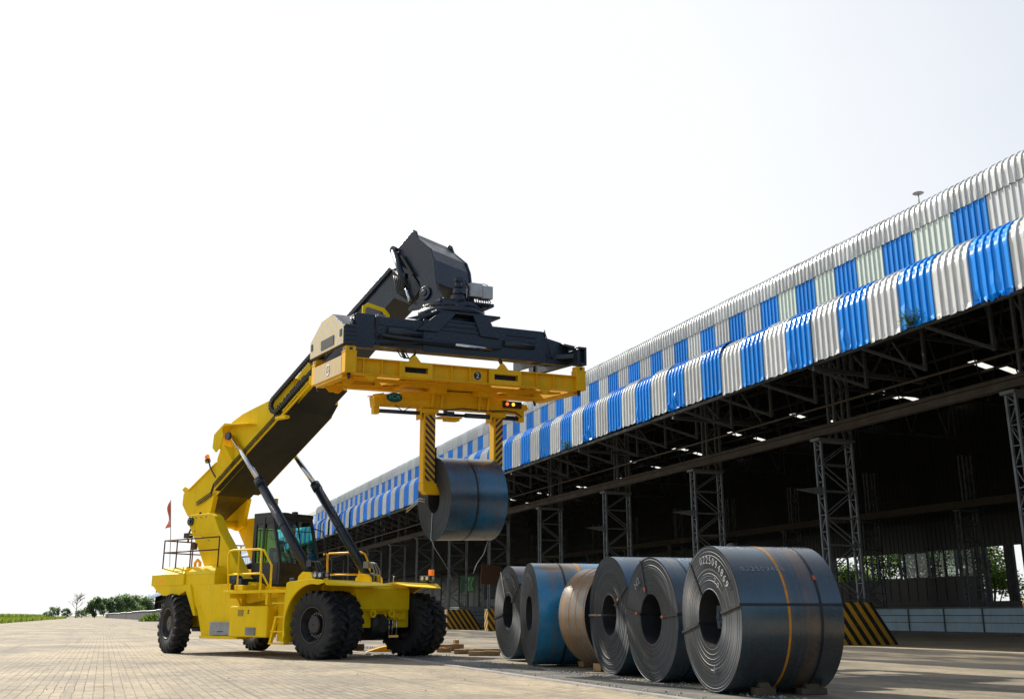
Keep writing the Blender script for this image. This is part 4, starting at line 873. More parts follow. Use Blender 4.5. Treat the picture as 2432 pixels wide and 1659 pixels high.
# near end: raised end frame with sloping covers
mb = MB(ML); ep = [(1.32, .03), (1.32, .46), (.42, .86), (-.42, .90), (-1.32, .46), (-1.32, .03)]
mb.prism(ep, -3.36, -3.25, ax='x'); mb.add([(-3.25, -1.32, .46), (-3.25, -.42, .90), (-2.9, -.5, .88), (-2.9, -.86, .6)], [(0, 1, 2, 3)]); mb.add([(-3.25, -.42, .90), (-3.25, .42, .86), (-2.9, .5, .84), (-2.9, -.5, .88)], [(0, 1, 2, 3)])
mb.bx(-3.34, -3.06, -1.34, -1.06, .03, .50); mb.bx(-3.34, -3.06, 1.06, 1.34, .03, .50)
for z in (.12, .22, .32, .42): mb.bx(-3.36, -3.05, -1.36, -1.34, z, z+.03)
e1 = spart(mb, 'end_frame', M_blk, .01)
# end plate skin with worn stripes and painted sun glint, slot and lifting openings as dark plates
mb = MB(); mb.prism([(1.31, .04), (1.31, .455), (.42, .85), (-.42, .89), (-1.31, .455), (-1.31, .04)], -3.372, -3.362, ax='x')
o = mb.build('end_plate', M_hend, None); o.parent = sp; o.matrix_local = ML; o['label'] = 'worn striped end plate with painted sun glint'
mb = MB(ML); mb.bx(-3.385, -3.372, -.62, .38, .12, .35); spart(mb, 'slot_shade', M_shade_blk)  # dark plate painted for the shade inside the slot opening
for a, b_ in ((-1.20, -1.06), (1.10, 1.24)): mb = MB(ML); mb.bx(-3.385, -3.372, a, b_, .24, .40); spart(mb, 'slot_shade', M_shade_blk)  # dark plates painted for the shade inside the lifting openings
# far end telescopic head
mb = MB(ML); mb.bx(2.36, 3.2, -.5, .5, .25, .72); mb.prism([(2.4, .1), (3.15, .1), (3.15, .5), (2.9, .70), (2.4, .8)], -.75, -.6); mb.bx(3.1, 3.26, -1.2, 1.2, .10, .46); mb.bx(3.06, 3.34, -1.34, -1.06, .03, .10); mb.bx(3.06, 3.34, -1.34, -1.06, .46, .52); mb.bx(3.06, 3.12, -1.34, -1.06, .1, .46); mb.bx(3.28, 3.34, -1.34, -1.06, .1, .46); mb.bx(3.06, 3.34, 1.06, 1.34, .03, .52); mb.bar((2.9, -.9, .62), (3.2, -1.2, .5), .06, .06); mb.bar((2.6, -.55, .3), (3.1, -1.1, .3), .1, .12)
mb.add([(2.7, -.6, .74), (3.2, -1.2, .50), (3.2, 1.2, .50), (2.7, .6, .74)], [(0, 1, 2, 3)]); spart(mb, 'end_frame', M_blk, .01)
mb = MB(ML); mb.cyl((-.3, -.9, .33), (.72, -.9, .31), .05, n=16, mi=0); spart(mb, 'side_cylinder_rod', M_chr)
for a, b_, r_ in (((-2.3, -.90, .40), (-.3, -.9, .33), .05), ((-2.1, -.84, .52), (-1.2, -.84, .52), .10), ((1.1, -.86, .5), (2.0, -.86, .5), .09)): spart(MB(ML).cyl(a, b_, r_, n=18), 'side_cylinder', M_blk)
for a in (-1.6, 1.15): spart(MB(ML).bar((a, -.5, .16), (a+.12, -.5, -.05), .12, .04), 'lug', M_blk)
# legs up to the slewing ring
mb = MB(ML)
for sy in (-1, 1):
    mb.prism([(-1.35, .62), (-.75, .62), (-.28, 1.14), (-.72, 1.14)], sy*.92, sy*.84); mb.prism([(.42, .62), (.95, .6), (.62, 1.14), (.2, 1.14)], sy*.92, sy*.84)
    for z in (.7, .82, .94): mb.bar((-.7, sy*.86, z), (.45, sy*.86, z), .05, .06)
    mb.prism([(-1.6, .9), (-1.3, .9), (-.72, 1.14), (-.72, 1.2)], sy*.86, sy*.80)
mb.bx(-.82, 1.0, -.88, .88, 1.14, 1.20); mb.bx(-.5, .4, -.6, .6, .86, 1.14)
spart(mb, 'turntable_frame', M_blk, .012)
mb = MB(ML); mb.cyl((0, 0, 1.22), (0, 0, 1.36), .88, n=48); mb.cyl((0, 0, 1.36), (0, 0, 1.52), .80, n=48); mb.bx(-.6, .95, -.6, .6, 1.5, 1.58)
for i in range(28): a = 2*pi*i/28; mb.cyl((.84*cos(a), .84*sin(a), 1.36), (.84*cos(a), .84*sin(a), 1.40), .022, n=6)
spart(mb, 'slewing_ring', M_blk)
mb = MB(ML); mb.cyl((-.1, -.66, 1.2), (-.1, -.66, 1.42), .19, n=24); mb.cyl((-.1, -.6, 1.5), (-.1, -.6, 1.68), .2, n=24); mb.cyl((-.1, -.6, 1.68), (-.1, -.6, 1.86), .14, n=20); mb.cyl((-.1, -.6, 1.86), (-.1, -.6, 2.06), .10, n=16); mb.bx(-.2, 0, -.7, -.5, 2.06, 2.16)
for i in range(4): mb.tube([(-.02, -.6, 2.05-.05*i), (.1+.04*i, -.62, 2.12-.06*i), (.2+.03*i, -.6, 1.9-.06*i), (.18+.06*i, -.6, 1.6)], .018, 6)
spart(mb, 'slew_motor', M_blk)
mb = MB(ML); mb.bx(.22, .56, -.72, -.42, 1.70, 2.06); mb.bx(.57, .86, -.72, -.42, 1.68, 2.02); cb = spart(mb, 'control_box', M_box, .012, 'pale grey control box')
mb = MB(ML)
for i in range(9): mb.tube([(.28+.065*i, -.6, 1.70), (.27+.07*i, -.64, 1.60), (.30+.06*i, -.66, 1.52+.02*(i % 3)), (.36+.05*i, -.6, 1.46)], .013, 6)
mb.tube([(.6, -.5, 2.03), (.68, -.5, 2.12), (.8, -.5, 2.10), (.84, -.5, 2.02)], .01, 6)
spart(mb, 'cable', M_hose)
mb = MB(ML)
mb.tube([(-2.4, -.86, .9), (-2.42, -.92, .5), (-2.2, -.94, .22), (-1.2, -.93, .30), (.2, -.93, .28), (1.0, -.95, .34)], .018, 6); mb.tube([(2.3, -.88, .97), (2.42, -.9, .6), (2.5, -.85, .3), (2.7, -.7, .2)], .016, 6); mb.tube([(2.75, -.62, .72), (2.85, -.7, .5), (2.8, -.72, .25)], .014, 6)
for i in range(3): mb.tube([(-1.7+.1*i, -.5, .14), (-1.6+.12*i, -.52, -.02-.03*i), (-1.35+.05*i, -.5, -.04), (-1.2, -.5, .12)], .016, 6)
spart(mb, 'spreader_hose', M_hose)
mb = MB(ML); mb.prism([(-2.35, .95), (-2.35, 1.36), (-2.2, 1.46), (-1.75, 1.36), (-1.6, 1.2), (-1.65, .9), (-1.75, .9), (-1.72, 1.16), (-1.8, 1.28), (-2.2, 1.36), (-2.27, 1.3), (-2.27, .95)], .3, .36); mb.bx(-2.3, -1.7, .1, .3, .88, .96); hc = spart(mb, 'hose_guide', M_yel, .01)
mb = MB(ML)
for i in range(7): mb.tube([(-2.4+.1*i, -.2, .88), (-2.38+.1*i, -.1, 1.0+.02*(i % 3)), (-2.3+.09*i, .1, 1.02), (-2.2+.08*i, .3, .95)], .018, 6)
mb.bx(-2.15, -1.95, -.3, -.1, .88, 1.06); spart(mb, 'valve_block', M_gry)

# ------------------------------------------------------------ yellow coil lifting frame, locked under the spreader
FR = thing('coil_lifting_frame', 'amber coil lifting frame with striped tong arms hanging under the spreader', 'lifting frame', CS)
FR.rotation_euler = RS.to_euler()
def fpart(mbx, name, mats, bevel=0, parent=None, label=None):
    o = mbx.build(name, mats, parent or FR, bevel)
    if label: o['label'] = label
    return o
mb = MB()
for sy in (-1, 1):
    y = sy*1.18
    mb.bx(-3.05, 3.05, min(y-.015, y+.015), max(y-.015, y+.015), -.64, -.28); mb.bx(-3.05, 3.05, y-.13, y+.13, -.29, -.265); mb.bx(-3.05, 3.05, y-.13, y+.13, -.66, -.635)
    for gx in (-2.84, -2.38, -.56, -.06, .47, 1.85, 2.35): mb.bx(gx-.012, gx+.012, y-.125, y+.125, -.636, -.29)
    for g0, g1, h0, h1 in ((-1.93, -1.09, -1.81, -1.21), (.47, 1.37, .6, 1.27)):
        for yy in (y+sy*.14,):
            a, b_ = sorted((yy-.012, yy+.012))
            mb.bx(g0, g1, a, b_, -.40, -.28); mb.bx(g0, g1, a, b_, -.655, -.54); mb.bx(g0, h0, a, b_, -.54, -.40); mb.bx(h1, g1, a, b_, -.54, -.40); mb.bx(h0, h1, y+sy*.02-.004, y+sy*.02+.004, -.54, -.40, 1)  # black backing paints the shade within the pocket openings
        for q in (g0, g1): mb.bx(q-.012, q+.012, min(y, y+sy*.14), max(y, y+sy*.14), -.64, -.28)
    for gx in (-1.55, .85): mb.prism([(gx-.17, -.27), (gx+.17, -.27), (gx+.04, -.12), (gx, -.105), (gx-.04, -.12)], y+sy*.12, y+sy*.09)
    for gx in (-2.64, 2.1): mb.prism([(gx-.2, -.66), (gx+.2, -.66), (gx+.05, -.79), (gx-.05, -.79)], y+sy*.10, y+sy*.07)
fr_o = fpart(mb, 'side_beam', [M_amb, M_shade_blk], .004)
mb = MB()
for gx in (-3.18, 3.18):
    mb.bx(gx-.12, gx+.12, -1.05, 1.05, -.66, -.2); mb.bx(gx-.10, gx+.10, -1.02, 1.02, -.72, -.66)
for gx in (-1.6, 1.75): mb.bx(gx-.1, gx+.1, -1.1, 1.1, -.62, -.32)
for sy in (-1, 1):
    mb.prism([(-3.0, -.66), (3.0, -.66), (2.7, -.70), (1.2, -.74), (-1.2, -.74), (-2.7, -.70)], sy*.62, sy*.56); mb.bx(-2.9, 2.9, sy*.59-.12, sy*.59+.12, -.67, -.64)
    for gx in (-3.0, 1.45): mb.prism([(gx-.25, -.66), (gx+.25, -.66), (gx+.05, -.86), (gx-.05, -.86)], sy*.64, sy*.62)
mb.bx(-1.4, 1.2, -.56, .56, -.72, -.66); mb.bx(-.7, -.35, -.56, .56, -.86, -.66); mb.bx(.55, .95, -.56, .56, -.86, -.66)
fpart(mb, 'cross_beam', M_amb, .006)
for gx in (-3.17, 3.17):
    for sy in (-1, 1):
        mb = MB(); y = sy*1.19; mb.bx(gx-.14, gx+.14, y-.14, y+.14, -.64, -.13); mb.bx(gx-.125, gx+.125, y-.125, y+.125, -.13, -.01); mb.bx(gx-.15, gx+.15, y-.15, y+.15, -.15, -.12)
        cc = fpart(mb, 'corner_post', M_amb, .012)
        m2 = MB(); m2.bx(gx-.04, gx+.04, y+sy*.126, y+sy*.128, -.10, -.04); sx = 1 if gx > 0 else -1; m2.bx(min(gx+sx*.126, gx+sx*.128), max(gx+sx*.126, gx+sx*.128), y-.04, y+.04, -.10, -.04); m2.cyl((gx, y, -.64), (gx, y, -.78), .05, .03, n=10); fpart(m2, 'twist_lock', M_blk, 0, cc)
mb = MB(); mb.bx(-3.315, -3.305, -1.05, 1.05, -.64, -.22); ep = fpart(mb, 'end_plate', M_hend2, 0, None, 'end plate with worn fine stripes and painted sun glint')
mb = MB(); mb.lathe([(-3.322, .10), (-3.322, .14), (-3.316, .14), (-3.316, .10)], 24, 'x', closed=True, M=Matrix.Translation((0, -.05, -.43))); mb.bar((-3.319, -.12, -.43), (-3.319, .02, -.43), .006, .05); fpart(mb, 'round_emblem', plain('faded_emblem', (.52, .52, .50), .6), 0, ep)
# roundel with the number 2
mb = MB(); mb.cyl((.19, -1.196, -.46), (.19, -1.204, -.46), .10, n=28); rd = fpart(mb, 'number_plate', M_blk, 0, None, 'black disc with a white 2')
mb = MB(); text_mb('2', .19, basis((.19, -1.208, -.46), (1, 0, 0), (0, 0, 1)), mb); fpart(mb, 'numeral', M_white, 0, rd)
# tong beam
mb = MB(); tb_ = [(-2.12, -1.26), (-2.16, -1.0), (-1.92, -.93), (-.95, -.82), (-.62, -.76), (.98, -.74), (1.3, -.84), (2.16, -.97), (2.22, -1.08), (1.98, -1.20), (-1.9, -1.18)]
mb.prism(tb_, -.17, .17); mb.bx(-1.88, 2.0, -.20, .20, -1.205, -1.182); mb.bar((-1.4, -.18, -1.02), (2.0, -.18, -.98), .02, .03)
for gx in (-.62, -.36, .70, .96):
    mb.prism([(gx-.03, -1.2), (gx+.03, -1.2), (gx+.08, -.85), (gx+.08, -.7), (gx+.02, -.7)], -.26, -.18); mb.prism([(gx-.03, -1.2), (gx+.03, -1.2), (gx+.08, -.85), (gx+.08, -.7), (gx+.02, -.7)], .18, .26)
for gx in (-.48, .84): mb.cyl((gx, -.3, -.76), (gx, .3, -.76), .11, n=20)
for sy in (-1, 1): mb.prism([(-2.2, -.96), (-1.9, -.90), (-1.88, -1.18), (-1.95, -1.22), (-2.0, -1.1), (-2.0, -.98), (-2.2, -.98)], sy*.18, sy*.20)
mb.bx(-2.12, -1.98, -.1, .1, -1.42, -1.2); mb.bx(1.95, 2.12, -.1, .1, -1.42, -1.1); mb.bx(-.36, .25, -.2, .2, -1.44, -1.40); mb.bx(-.15, .2, -.15, .15, -1.5, -1.44)
bm = fpart(mb, 'tong_beam', M_amb, .006)
mb = MB(); mb.cyl((-1.98, -.05, -1.34), (-.5, -.05, -1.34), .05, n=16); mb.cyl((-.4, -.05, -1.34), (.4, -.05, -1.34), .04, n=16); mb.cyl((.4, -.05, -1.33), (1.95, -.05, -1.33), .062, n=16); mb.bx(-.2, .05, -.15, .0, -1.36, -1.26)
mb.tube([(-.3, -.22, -1.27), (.2, -.24, -1.18), (.9, -.24, -1.2), (1.5, -.24, -1.17), (1.8, -.24, -1.2), (2.0, -.2, -1.3)], .018, 6); mb.tube([(-1.6, -.2, -1.2), (-1.4, -.22, -1.34), (-1.2, -.2, -1.22)], .012, 6); fpart(mb, 'ram', M_blk, 0, bm)
mb = MB(); mb.cyl((0, 0, 0), (0, -.006, 0), .17, n=32); o = fpart(mb, 'sticker', plain('sticker_black', (.012, .05, .05), .4), 0, bm); o.location = (-1.62, -.178, -1.0); o.scale = (1.25, 1, .72); o['label'] = 'dark oval sticker reading SCA'
mb = MB(); text_mb('SCA', .17, basis((-1.62, -.19, -.985), (1, 0, 0), (0, 0, 1)), mb); fpart(mb, 'sticker_text', plain('teal_print', (.03, .45, .48), .5), 0, bm)
mb = MB(); mb.bx(1.42, 1.98, -.235, -.19, -1.08, -.90); sl = fpart(mb, 'signal_box', M_rim, .008, bm)
fpart(MB().cyl((1.54, -.236, -.98), (1.54, -.25, -.98), .042, n=16), 'red_signal', M_red, 0, bm); fpart(MB().cyl((1.72, -.236, -.985), (1.72, -.25, -.985), .042, n=16), 'amber_signal', M_amber, 0, bm)
# tong arms
for g0, g1, toe, mm in ((-.79, -.47, 1, M_haz), (1.20, 1.46, -1, M_haz2)):
    mb = MB(); mb.bx(g0, g1, -.13, .13, -3.10, -1.30)
    a_ = fpart(mb, 'tong_arm', M_amb, .01)
    if toe > 0: mb = MB(); mb.prism([(g0, -3.10), (g1, -3.10), (g1+.34, -3.10), (g1+.34, -3.38), (g0+.10, -3.38), (g0, -3.28)], -.15, .15)
    else: mb = MB(); mb.prism([(g1, -3.10), (g0-.34, -3.10), (g0-.34, -3.38), (g1-.10, -3.38), (g1, -3.28)], -.15, .15)
    fpart(mb, 'toe', M_amb, .012, a_)
    mb = MB(); mb.bx(g0+.05, g1-.005, -.142, -.131, -3.05, -1.38); fpart(mb, 'stripe_plate', mm, 0, a_, 'black and yellow hazard stripes')
    mb = MB(); mb.bx(g0-.06, g1+.06, -.2, .2, -1.34, -1.22); mb.bx(g0-.1, g0-.06, -.16, .16, -1.5, -1.2); fpart(mb, 'slide_block', M_amb, .01, a_)
    if toe > 0: mb = MB(); mb.bx(g1, g1+.05, -.12, .12, -3.05, -2.2); fpart(mb, 'pad', M_rub, 0, a_)

# ------------------------------------------------------------ steel coils (local frame: x along the axis from the near face, origin under the near face)
def coil(label, face_xy, z0, yaw, R, L, wrap, r=.38, group='steel coils standing in a row', rot=None, seed=0, layers=46, tele=.004):
    if rot is None: t = thing('steel_coil', label, 'steel coil', (face_xy[0], face_xy[1], z0), rad(yaw), group)
    else: t = thing('steel_coil', label, 'steel coil', face_xy, 0, None); t.rotation_euler = rot
    rnd = random.Random(seed); zc = R if rot is None else 0
    # wound edges as fine steps on both faces
    prof = []; rr = r
    prof.append((.004, r)); dr = (R-r)/layers; off = 0
    for i in range(layers):
        off = rnd.uniform(0, tele); a = abs(off) if i < layers-1 else 0
        prof += [(a, r+dr*i+.002), (a, r+dr*(i+1)-.002)]
    prof.append((.006, R))
    for pf_, n_ in ((prof, 96), ([(L-q[0], q[1]) for q in prof[::3]] + [(L-.004, R)], 64)):
        mb = MB(); mb.lathe(pf_, n_, 'x', sm=False); o = mb.build('wound_edge', M_face, t); o.location = (0, 0, zc)
    mb = MB(); ov = MB(); n = 128
    px = [0.006] + [L*i/10 for i in range(1, 10)] + [L-.004]; mb.lathe([(x, R) for x in px], n, 'x')
    w = mb.build('outer_wrap', wrap, t); w.location = (0, 0, zc)
    b = MB(); b.lathe([(0.004, r), (L-.004, r)], 64, 'x'); b = b.build('bore', M_bore, t); b.location = (0, 0, zc)
    t['R'] = R; return t, (R, r, L, zc)
def rdir(phi): return Vector((0, -sin(rad(phi)), cos(rad(phi))))
def radial_strap(t, P, phi, mat=None, seal=None, face_only=False, back=True):
    R, r, L, zc = P; d = rdir(phi); tv = Vector((1, 0, 0)).cross(d); mb = MB(); w = .034; e = .012
    mb.bar(d*(r-.0)+Vector((-e-.006, 0, 0)), d*(R+.008)+Vector((-e-.006, 0, 0)), w, .006, 0, (1, 0, 0))
    if not face_only:
        mb.bar(d*(R+.006)+Vector((-e-.008, 0, 0)), d*(R+.006)+Vector((L+.01, 0, 0)), w, .006, 0, d); mb.bar(d*(r-.006)+Vector((-e, 0, 0)), d*(r-.006)+Vector((L, 0, 0)), w, .006, 0, d)
    o = mb.build('strap', mat or M_strap, t); o.location = (0, 0, zc)
    if seal is not None:
        mb = MB(); c = d*seal + Vector((-e-.012, 0, 0)); mb.bar(c-d*.035, c+d*.035, w*1.25, .012, 0, (1, 0, 0)); s_ = mb.build('strap_seal', M_buck, o)
def ring_strap(t, P, x, mat=None, w=.034, h=.004, seal=None, name='strap', rust=False):
    R, r, L, zc = P; mb = MB(); mb.lathe([(x-w/2, R+.0005), (x-w/2, R+h), (x+w/2, R+h), (x+w/2, R+.0005)], 128, 'x', sm=False); o = mb.build(name, mat or M_strap, t); o.location = (0, 0, zc)
    if seal is not None:
        d = rdir(seal); mb = MB(); c = d*(R+h+.006); tv = Vector((1, 0, 0)).cross(d); mb.bar(c-tv*.035+Vector((x, 0, 0)), c+tv*.035+Vector((x, 0, 0)), w*1.25, .012, 0, d); mb.build('strap_seal', M_buck, o)
def face_text(t, P, txt, rad_, phi0, dphi, size, mat=None, name='stencil_number'):
    R, r, L, zc = P; mb = MB()
    for i, c in enumerate(txt):
        ph = phi0 + dphi*i; d = rdir(ph); M = basis(d*rad_ + Vector((-.036, 0, 0)), Vector((0, -cos(rad(ph)), -sin(rad(ph)))), d); text_mb(c, size, M, mb, ext=.0015)
    o = mb.build(name, mat or M_chalk, t, fix=False); o.location = (0, 0, zc)
def side_text(t, P, txt, x0, dx, phi, size, mat=None):
    R, r, L, zc = P; mb = MB(); d = rdir(phi); up = Vector((0, cos(rad(phi)), sin(rad(phi)))); 
    for i, c in enumerate(txt): text_mb(c, size, basis(d*(R+.006) + Vector((x0+dx*i, 0, 0)), (1, 0, 0), up), mb, ext=.001)
    o = mb.build('stencil_number', mat or M_chalk, t, fix=False); o.location = (0, 0, zc)
def bore_label(t, P, x, phi, w, h):
    R, r, L, zc = P; d = rdir(phi); tv = Vector((1, 0, 0)).cross(d); mb = MB(); c = d*(r-.02) + Vector((x, 0, 0)); mb.bar(c-tv*w/2, c+tv*w/2, h, .004, 0, d)
    for k in range(5):
        c2 = d*(r-.0225) + Vector((x-h*.35+h*.17*k, 0, 0)); mb.bar(c2-tv*w*.4, c2+tv*w*(.1+.07*k), h*.05, .002, 1, d)
    o = mb.build('paper_label', [M_label, M_blk], t); o.location = (0, 0, zc)
def chalk(t, P, pts, mat=None):
    R, r, L, zc = P; mb = MB()
    for seg_ in pts: mb.tube([rdir(ph)*rr + Vector((-.034, 0, 0)) for rr, ph in seg_], .006, 4)
    o = mb.build('chalk_mark', mat or M_chalk, t); o.location = (0, 0, zc)
# nearest coil
t, P = coil('nearest dark steel coil with a bright orange stripe and white number on its side', (2.81, 14.62), .02, 13.5, 1.0, 1.51, M_c_dark, .39, seed=1)
radial_strap(t, P, 80); radial_strap(t, P, 258); radial_strap(t, P, -38, face_only=True)
ring_strap(t, P, .70, M_orst, .035, .002, None, 'rust_stripe'); ring_strap(t, P, 1.18, M_strap, .036, .005, 58)
face_text(t, P, '0225094869', .80, -11, 7.5, .155); side_text(t, P, '022509486', .16, .075, 50, .115); bore_label(t, P, .45, 282, .20, .36); bore_label(t, P, .45, 256, .12, .36)
face_text(t, P, '20', .58, 30, 11, .11, None, 'chalk_mark'); chalk(t, P, [[(.66, 168), (.80, 172)], [(.70, 160), (.72, 171), (.70, 178)]])
# second coil
t, P = coil('dark steel coil with N2 chalked on its face beside the nearest coil', (2.30, 17.1), .0, 17.6, 1.0, 1.55, M_c_mid, .40, seed=2)
radial_strap(t, P, -18, seal=.50, face_only=True); radial_strap(t, P, -80, seal=.52); radial_strap(t, P, 86, seal=.48); ring_strap(t, P, .34, M_strap, .03, .004)
face_text(t, P, 'N2', .72, -40, 9, .18, None, 'chalk_mark')
# third coil with stepped wraps
t, P = coil('dark blue steel coil with loose stepped inner wraps and one red strap seal', (1.80, 19.1), .0, 15.6, 1.06, 1.55, M_c_blue, .36, seed=3, tele=.009)
radial_strap(t, P, -90, M_strapb, .62); radial_strap(t, P, 62, seal=.58, face_only=True)
ring_strap(t, P, .75, M_orst, .04, .002, None, 'rust_stripe'); ring_strap(t, P, .95, M_orst, .05, .002, None, 'rust_stripe')
# rusty coil turned the other way
yawr = -52; ax = Vector((cos(rad(yawr)), sin(rad(yawr)), 0)); cR = Vector((1.93, 21.05, 0)); f0 = cR - ax*.39
t, P = coil('rusty orange banded narrow coil turned the other way in the row', (f0.x, f0.y), .10, yawr, .955, .78, M_c_rust, .36, seed=4)
for x in (.30, .50, .73): ring_strap(t, P, x, plain('orange_rust_line', (.42, .13, .03), .8), .02, .003, None, 'rust_stripe')
# fifth coil bright blue
t, P = coil('bright blue steel coil with a large brown rust patch on top', (.37, 22.5), .03, 10, 1.07, 1.75, coil_mat('coil_wrap_bright_blue', (.03, .09, .14), (.002, .22, .42), (.20, .10, .015), .8, 14, 1.0, (.62, -.42, .55, .22)), .37, seed=5)
ring_strap(t, P, .62, M_strap, .045, .004); ring_strap(t, P, 1.0, M_orst, .05, .002, None, 'rust_stripe'); face_text(t, P, '0225097760', .82, -12, 6.5, .12)
# sixth, farthest
t, P = coil('farthest grey steel coil with a white number arched over its eye', (-.105, 25.0), .04, 18, 1.09, 1.35, M_c_mid, .40, seed=6)
face_text(t, P, '0225097754', .86, -16, 7.0, .15); radial_strap(t, P, 55); radial_strap(t, P, -97); radial_strap(t, P, -28, M_strapb, None, True); bore_label(t, P, .4, 286, .22, .3); bore_label(t, P, .4, 256, .2, .3)
# coil hanging in the tongs
MH = MSP @ Matrix.Translation((-.43, 0, -3.48))
t, P = coil('bluish steel coil hanging in the tongs of the lifting frame', MH.translation, 0, 0, 1.035, 1.58, M_c_blue, .36, None, RS.to_euler(), 8, 46, .005)
t['group'] = 'steel coils standing in a row'; del t['group']
ring_strap(t, P, .75, M_strap, .05, .003)
radial_strap(t, P, 186, M_strapb, None, True)
mb = MB()
for a in (0, .06): mb.tube([rdir(262)*.50 + Vector((-.03, 0, a)), rdir(268)*.8 + Vector((-.06, 0, a)), rdir(262)*1.0 + Vector((-.18, 0, a-.06)), rdir(256)*1.12 + Vector((-.3, 0, a-.05))], .012, 5)
mb.build('cut_strap', M_strapb, t)
mb = MB(); mb.tube([(-.05, .0, -1.0), (.02, -.02, -1.2), (.2, -.03, -1.45), (.4, -.05, -1.75), (.5, -.05, -2.0)], .009, 5); mb.build('cut_strap', M_strapb, t)
mb = MB(); mb.tube([(1.55, .0, -1.0), (1.5, -.02, -1.12), (1.42, -.03, -1.35), (1.2, -.05, -1.62), (1.1, -.05, -1.85)], .011, 5); mb.build('cut_strap', M_strapb, t)

# ------------------------------------------------------------ timber dunnage, blocks and loose things in the yard
def block(label, n, s_, l, w, h, ang, z=.008, grp=None, name='timber_block', cat='timber', roll=0, bev=.012, seed=0):
    p = sh(n, s_, z); mb = MB(); rnd = random.Random(seed); k = 5; vs = []
    for i in range(k+1):
        x = -l/2 + l*i/k; a = 1 + rnd.uniform(-.06, .06); j = rnd.uniform(-.008, .008)
        vs += [(x, -w/2*a+j, 0), (x, w/2*a+j, 0), (x, w/2*a+j, h*a), (x, -w/2*a+j, h*a)]
    fs = [(i*4+j, i*4+(j+1) % 4, (i+1)*4+(j+1) % 4, (i+1)*4+j) for i in range(k) for j in range(4)] + [(3, 2, 1, 0), tuple(k*4+j for j in range(4))]
    mb.add(vs, fs); o = mb.build(name, M_wood, None, bev); o.location = p; o.rotation_euler = (0, roll, A_SH + rad(ang)); return tag(o, label, cat, grp)
# under the nearest coil: wedge blocks seen below the wrap
def at_coil(cx, cy, yaw, dx, dy):
    a = rad(yaw); return (cx + cos(a)*dx - sin(a)*dy, cy + sin(a)*dx + cos(a)*dy)
def wedge(label, x, y, yaw, l, w, h):
    mb = MB(); mb.bx(-l/2, l/2, -w/2, w/2, 0, h*.55); mb.prism([(-w*.45, h*.55), (w*.45, h*.55), (w*.1, h), (-w*.1, h)], -l*.28, l*.28, ax='x'); o = mb.build('wedge_block', M_wood_shade, None, .008); o.location = (x, y, .008); o.rotation_euler = (0, 0, rad(yaw)); return tag(o, label, 'timber')
x, y = at_coil(2.81, 14.62, 13.5, .50, -.5); wedge('small timber wedge under the nearest coil below its orange stripe', x, y, 13.5, .28, .2, .19)
x, y = at_coil(2.81, 14.62, 13.5, 1.24, -.46); wedge('timber block in painted shade under the right end of the nearest coil', x, y, 13.5, .38, .2, .15)
rowt = [(9.45, 29.3, .40, .20, .13, -38, 'short squared timber beside the front tyre of the stacker', 3), (9.6, 27.9, .55, .20, .12, -30, 'dark ended squared timber lying beside the short one', 5), (10.05, 30.4, .75, .22, .20, -14, 'bright yellow split log lying behind the squared timbers', 8), (9.7, 26.5, .85, .22, .12, -24, 'longer timber baulk with a splintered bright top before the farthest coil', 9), (10.5, 28.9, 1.3, .2, .10, -20, 'thin plank lying behind the splintered baulk', 11), (10.6, 31.6, .14, .16, .30, 10, 'upright timber stub standing behind the split log', 12)]
for n, s_, l, w, h, a, lb, sd_ in rowt: block(lb, n, s_, l, w, h, a, .008, 'timbers lying beside the coils', seed=sd_)
block('pale timber baulk under the bright blue coil', 9.9, 20.0, .9, .2, .12, 10, seed=21); block('pale timber baulk under the rusty coil', 9.25, 18.35, .5, .2, .14, 20, seed=22); block('thin timber board under the stepped coil', 9.15, 16.0, .6, .18, .07, 15, seed=23)
# yellow and dark scrap blocks behind the front axle
o = MB().prism([(-.5, 0), (.5, 0), (.42, .22), (-.1, .12)], -.12, .12).build('wheel_chock', M_amb, None, .01); o.location = (-3.9, 31.2, .008); o.rotation_euler = (0, 0, .3); tag(o, 'yellow wheel chock lying on the ground behind the front axle', 'chock')
o = MB().bx(-.4, .4, -.15, .15, 0, .2).bx(-.35, -.2, -.2, .2, .2, .3).build('scrap_block', M_rust, None, .01); o.location = (-5.0, 32.2, .008); tag(o, 'brown rusty block lying on the ground between the tyres', 'block')
# sheet stacks between the columns
def sheet_stack(label, n, s_, l, w, layers, seed, mat):
    rnd = random.Random(seed); t = thing('sheet_stack', label, 'steel stack', sh(n, s_, .012), A_SH, 'sheet packs stacked under the eave'); z = .12
    for q in (-.35, .35): MB().bx(-w/2, w/2, l*q-.08, l*q+.08, 0, .12).build('bearer', M_wood, t)
    for i in range(layers):
        h = rnd.uniform(.22, .42); MB().bx(-w/2+rnd.uniform(-.04, .04), w/2+rnd.uniform(-.04, .04), -l/2, l/2, z, z+h).build('sheet_pack', mat, t, .01); z += h + .035
        for q in (-.3, .3): MB().bx(-w/2-.05, w/2+.05, l*q-.02, l*q+.02, z-.03, z-.005).build('band', M_strap, t)
M_pack = paint('galvanised_pack', (.42, .48, .52), .35, .5, (.25, .25, .22), .4, 3)
sheet_stack('pale galvanised sheet packs stacked beside the striped pedestal', 28.4, 80.5, 2.6, 3.2, 5, 1, M_pack)
sheet_stack('shorter galvanised sheet packs with dark bands behind the pale stack', 30.2, 84, 2.6, 3.0, 3, 5, M_pack)
